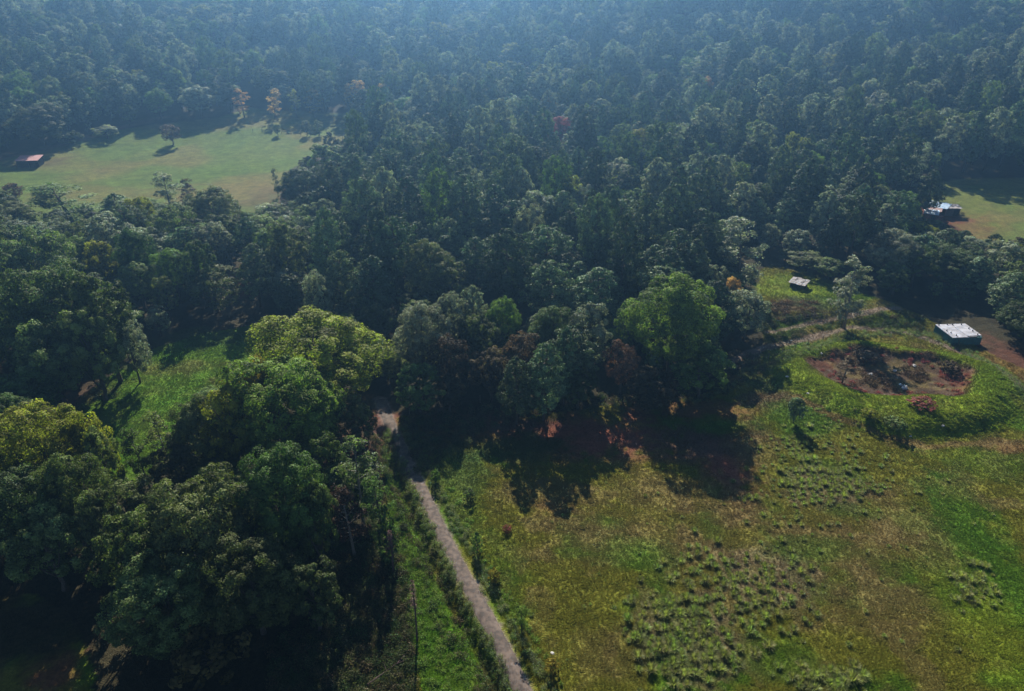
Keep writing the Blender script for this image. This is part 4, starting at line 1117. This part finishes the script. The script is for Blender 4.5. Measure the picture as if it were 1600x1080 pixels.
# small grey shed with loose tin sheets
c = at(1247, 449, 0); z0 = float(height(*c)); rz = math.radians(-38)
shed = tag(empty('small_shed', (c[0], c[1], z0), rz), 'tiny tin-roofed shed with patchy pale roof on the bright green slope', 'shed')
shed.scale = (.78, .78, .62)
w = MB(); w.box((0, 1.55, 1.0), (3.6, .12, 2.2)); w.box((-1.85, 0, .95), (.12, 3.1, 2.1)); w.box((1.85, .4, .95), (.12, 2.3, 2.1)); w.build('wall', darkboardm, shed)
for (px_, py_) in ((-1.8, -1.55), (0, -1.6), (1.8, -1.5)):
    w = MB(); w.tube([(px_, py_, -.1), (px_, py_, 1.95)], [.07, .06], 6); w.build('post', woodm, shed)
for i, (x0, dz_, le, off) in enumerate(((-2.35, .05, 4.2, 0), (-1.2, 0, 4.5, .15), (0.0, .06, 4.1, -.15), (1.1, .0, 4.4, .05))):
    w = MB(); w.sheet([(x0, -2.1 + off, 2.0 + dz_), (x0 + 1.22, -2.1 + off, 2.0 + dz_ + .03), (x0 + 1.22, -2.1 + off + le, 2.42 + dz_), (x0, -2.1 + off + le, 2.40 + dz_)], .03, .05, 12); w.build('roof_sheet', tinm, shed)
for (x0, y0) in ((-1.2, .2), (.6, -.6), (1.4, .9)):
    w = MB(); w.tube([(x0, y0, 2.3), (x0 + .5, y0 + .9, 2.42)], [.06, .05], 5); w.build('roof_pole', darkboardm, shed)

def lean_shed(name, u, v, lx, ly, rz, hf, hb, roof_mat, wall_mat, label, over=.35, door=True, sheets=3):
    c = at(u, v, (hf + hb) / 2); z0 = float(height(*c))
    e = tag(empty(name, (c[0], c[1], z0), rz), label, 'shed')
    w = MB(); w.box((0, ly / 2 - .08, hb / 2 - .2), (lx, .14, hb)); w.build('wall', wall_mat, e)
    for sx_ in (-1, 1):
        w = MB(); w.box((sx_ * (lx / 2 - .08), -.08, hf / 2 - .2), (.14, ly - .30, hf)); w.build('wall', wall_mat, e)
    w = MB(); w.box((-lx * .22, -ly / 2 + .08, hf / 2 - .2), (lx * .5, .14, hf)); w.build('wall', wall_mat, e)
    if door: w = MB(); w.box((lx * .2, -ly / 2 + .12, hf / 2 - .35), (lx * .26, .07, hf - .3)); w.build('door', darkboardm, e)
    n_ = sheets; wd = (lx + 2 * over) / n_
    for i in range(n_):
        x0 = -lx / 2 - over + i * wd; j = random.uniform(-.12, .12)
        w = MB(); w.sheet([(x0 - .03, -ly / 2 - over + j, hf - .12 + .02 * i), (x0 + wd, -ly / 2 - over + j, hf - .12 + .02 * i), (x0 + wd, ly / 2 + over + j, hb - .10 + .02 * i), (x0 - .03, ly / 2 + over + j, hb - .10 + .02 * i)], .04, .05, 10)
        w.build('roof_sheet', roof_mat, e)
    return e
lean_shed('farm_shed', 1468, 320, 4.6, 3.6, math.radians(-42), 2.3, 2.8, bluetin, brickm, 'farm shed with bluish corrugated roof, the highest of the tin-roofed cluster')
lean_shed('farm_shed', 1488.5, 322, 3.6, 2.6, math.radians(-8), 2.4, 2.7, tinm, woodm, 'grey-roofed farm shed, rightmost of the tin-roofed cluster')
lean_shed('farm_shed', 1461, 327, 3.0, 2.0, math.radians(-30), 2.1, 2.4, rusttin, brickm, 'farm shed with dull reddish roof between the blue and the pale roofs')
lean_shed('farm_shed', 1456, 331, 3.1, 3.0, math.radians(-30), 1.9, 2.3, paletin, brickm, 'farm shed with bright pale-blue roof, lowest and leftmost of the cluster')
c = at(1463, 343); e = tag(empty('brick_wall', (c[0], c[1], float(height(*c))), math.radians(-12)), 'low broken red brick wall below the tin-roofed sheds', 'wall')
w = MB(); w.box((0, 0, .35), (3.2, .3, 1.1)); w.box((1.4, 1.0, .35), (.3, 1.6, 1.1)); w.build('wall', brickm, e)
w = MB(); w.box((-.6, 0, .95), (1.5, .4, .09), 0, (0, .05)); w.box((1.0, .05, .95), (1.2, .4, .09), .1, (0, -.04)); w.build('coping', simple_mat('pale_red_coping', (0.5, 0.22, 0.18), .9), e)
lean_shed('field_shed', 45, 247, 7.0, 4.2, math.radians(6), 2.2, 3.0, redroof, darkboardm, 'low open shed with faded red roof at the left end of the far meadow', sheets=5)

# ------------------------------------------------------------------ fences
def fence(name, pts, gap, hp, label, wires=2, rad=.06):
    P = [np.array(at(u, v)) for u, v in pts]; c0 = P[0]
    e = tag(empty(name, (c0[0], c0[1], float(height(*c0)))), label, 'fence')
    pos = []
    for a0, b0 in zip(P[:-1], P[1:]):
        m = max(1, int(np.linalg.norm(b0 - a0) / gap))
        for i in range(m): pos.append(a0 + (b0 - a0) * i / m)
    pos.append(P[-1]); zz = float(height(*c0)); tops = []
    for q in pos:
        z_ = float(height(*q)) - zz; w = MB(); lx_, ly_ = q[0] - c0[0], q[1] - c0[1]
        w.tube([(lx_, ly_, z_ - .3), (lx_ + random.uniform(-.05, .05), ly_, z_ + hp * random.uniform(.9, 1.1))], [rad, rad * .8], 6); w.build('post', woodm2, e); tops.append((lx_, ly_, z_))
    for k_ in range(wires):
        w = MB(); w.tube([(a0, b0, c_ + hp * (.35 + .45 * k_)) for a0, b0, c_ in tops], [.012] * len(tops), 4); w.build('wire', darkm, e)
woodm2 = simple_mat('pale_post_wood', (0.20, 0.17, 0.14), .9, 5, .4)
fence('wire_fence', [(1205, 505), (1270, 500), (1330, 492), (1372, 480)], 2.6, 1.5, 'thin post and wire fence along the track below the small shed')
fence('wire_fence', [(1150, 582), (1200, 562), (1262, 540), (1330, 520), (1400, 511)], 3.0, 1.4, 'wire fence among pale weeds behind the ring-shaped bank')
fence('meadow_fence', [(395, 206), (440, 209), (500, 213), (560, 219)], 3.5, 1.6, 'dark post fence along the far right edge of the far meadow', rad=.11)
fence('wire_fence', [(640, 648), (690, 636), (750, 630)], 4, 1.5, 'fence fading into the shade at the top end of the path')

# ------------------------------------------------------------------ dead trees, log, stones
def snag(u, vtop, h, label, base=None, br=14, seed=1):
    x, y = at(u, vtop, h) if base is None else at(u, base); rng = random.Random(seed)
    e = tag(empty('dead_tree', (x, y, float(height(x, y)))), label, 'dead tree')
    w = MB(); w.tube([(0, 0, -.3), (.08, 0, h * .5), (.02, .05, h)], [.13, .09, .03], 6); w.build('trunk', M['deadwood'], e)
    w = MB()
    for i in range(br):
        z_ = h * rng.uniform(.45, .98); a = rng.uniform(0, 6.28); L = rng.uniform(.5, 1.5) * (1.15 - z_ / h)
        p1 = (.04 + math.cos(a) * L * .5, math.sin(a) * L * .5, z_ + L * .1); p2 = (math.cos(a) * L, math.sin(a) * L, z_ - L * .25)
        w.tube([(.04, 0, z_), p1, p2], [.03, .02, .008], 4)
        for j in range(3):
            t = rng.uniform(.3, 1); b = rng.uniform(0, 6.28); q0 = (math.cos(a) * L * t, math.sin(a) * L * t, z_)
            w.tube([q0, (q0[0] + math.cos(b) * .3, q0[1] + math.sin(b) * .3, q0[2] - .25)], [.014, .005], 3)
    w.build('branch', M['deadwood'], e)
    V_, F_, t_2 = puffs_leaves(np.array([[0, 0, h * k_] for k_ in (.62, .7, .78, .86, .93, 1.0)]), np.tile(np.array([[0, 0, 1.]]), (6, 1)), np.array([.35, .45, .42, .4, .35, .3]), 60, .22, .06, np.random.default_rng(seed), needle=True)
    o = link(bpy.data.objects.new('dead_foliage', crown_mesh('dead_foliage', V_, F_, t_2, M['dead']))); o.parent = e
M['dead'] = foliage_mat('dead_needles', (0.10, 0.055, 0.050), trans=.15, tcol=(1.1, .8, .8))
snag(644, 912, 8.5, 'thin dead reddish conifer standing in the undergrowth left of the lower path', br=22, seed=3)
snag(608, 832, 6.5, 'dead brown conifer left of the verge beside the small black conifer', br=18, seed=5)
x, y = at(612, 1052); e = tag(empty('fallen_log', (x, y, float(height(x, y)))), 'bare fallen branch lying in the undergrowth at the bottom', 'log')
w = MB(); w.tube([(-2.2, -1.5, .15), (-.6, -.2, .35), (.6, .9, .5), (1.5, 2.6, .3)], [.12, .11, .08, .04], 7); w.build('trunk', M['deadwood'], e)
w = MB(); w.tube([(.4, .7, .45), (1.3, .8, .9)], [.05, .02], 5); w.tube([(-.5, -.1, .35), (-.9, .8, .7)], [.05, .015], 5); w.build('branch', M['deadwood'], e)

rockm = simple_mat('pale_stone', (0.55, 0.53, 0.50), .85, 3, .4, bump=.3)
def rock(u, v, s, label, seed, flatz=.6, nm='rock', cat='rock', group=None):
    x, y = at(u, v); rng = random.Random(seed); w = MB(); n1, n2 = 9, 6
    for i in range(n2 + 1):
        for j in range(n1):
            th = math.pi * i / n2; ph = 2 * math.pi * j / n1; r_ = s * rng.uniform(.75, 1.15)
            w.v.append((r_ * math.sin(th) * math.cos(ph) * 1.3, r_ * math.sin(th) * math.sin(ph), r_ * math.cos(th) * flatz))
    for i in range(n2):
        for j in range(n1): w.f.append((i * n1 + j, (i + 1) * n1 + j, (i + 1) * n1 + (j + 1) % n1, i * n1 + (j + 1) % n1))
    o = w.build(nm, rockm); o.location = (x, y, float(height(x, y)) + s * .2); o.rotation_euler = (0, 0, rng.uniform(0, 6))
    tag(o, label, cat, group)
rock(1413, 607, .55, 'largest white stone on the floor of the ring-shaped basin', 1)
rock(1407, 602, .3, 'smaller white stone touching the largest one in the basin', 2)
rock(1360, 586, .45, 'pale stone at the left side of the basin floor', 3)
rock(1366, 592, .3, 'flat grey stone just below the left pale stone in the basin', 4, .4)
rock(1428, 572, .35, 'grey stone near the back wall of the basin', 5)
rock(1398, 580, .3, 'small stone in the middle of the basin floor', 6)
rock(1473, 667, .22, 'tiny bright white stone at the front foot of the ring bank', 7, .9)
rock(1423, 682, .15, 'tiny white stone in the grass in front of the ring bank', 8)
rock(1262, 616, .22, 'pale stone in the reddish strip left of the ring bank', 9)
rock(1230, 590, .3, 'pale stick-like stone left of the ring bank', 10, .3)
rock(1283, 553, .25, 'white stone beside the weedy hedge behind the bank', 11)
rock(1101, 939, .12, 'tiny white stone among the tussocks at the bottom centre', 12, .8)
rock(863, 1022, .18, 'grey stone right of the lower path', 13, .4)

# ------------------------------------------------------------------ haze
hb = MB(); top = float(max(CAMZ + 12, V[:, 2].max() + 24))
zmin = float(V[:, 2].min()) - 1.0
hb.box((0, 525, (zmin + top) / 2), (1840, 1390, top - zmin))
hm, n, l, out = newmat('haze_air')
pv = n.new('ShaderNodeVolumePrincipled'); l.new(pv.outputs[0], out.inputs['Volume'])
pv.inputs['Color'].default_value = (0.26, 0.56, 1.0, 1); pv.inputs['Density'].default_value = HAZE_DENSITY; pv.inputs['Anisotropy'].default_value = 0.83
tag(hb.build('haze', hm), 'pale blue haze filling the valley air', 'haze', kind='stuff')
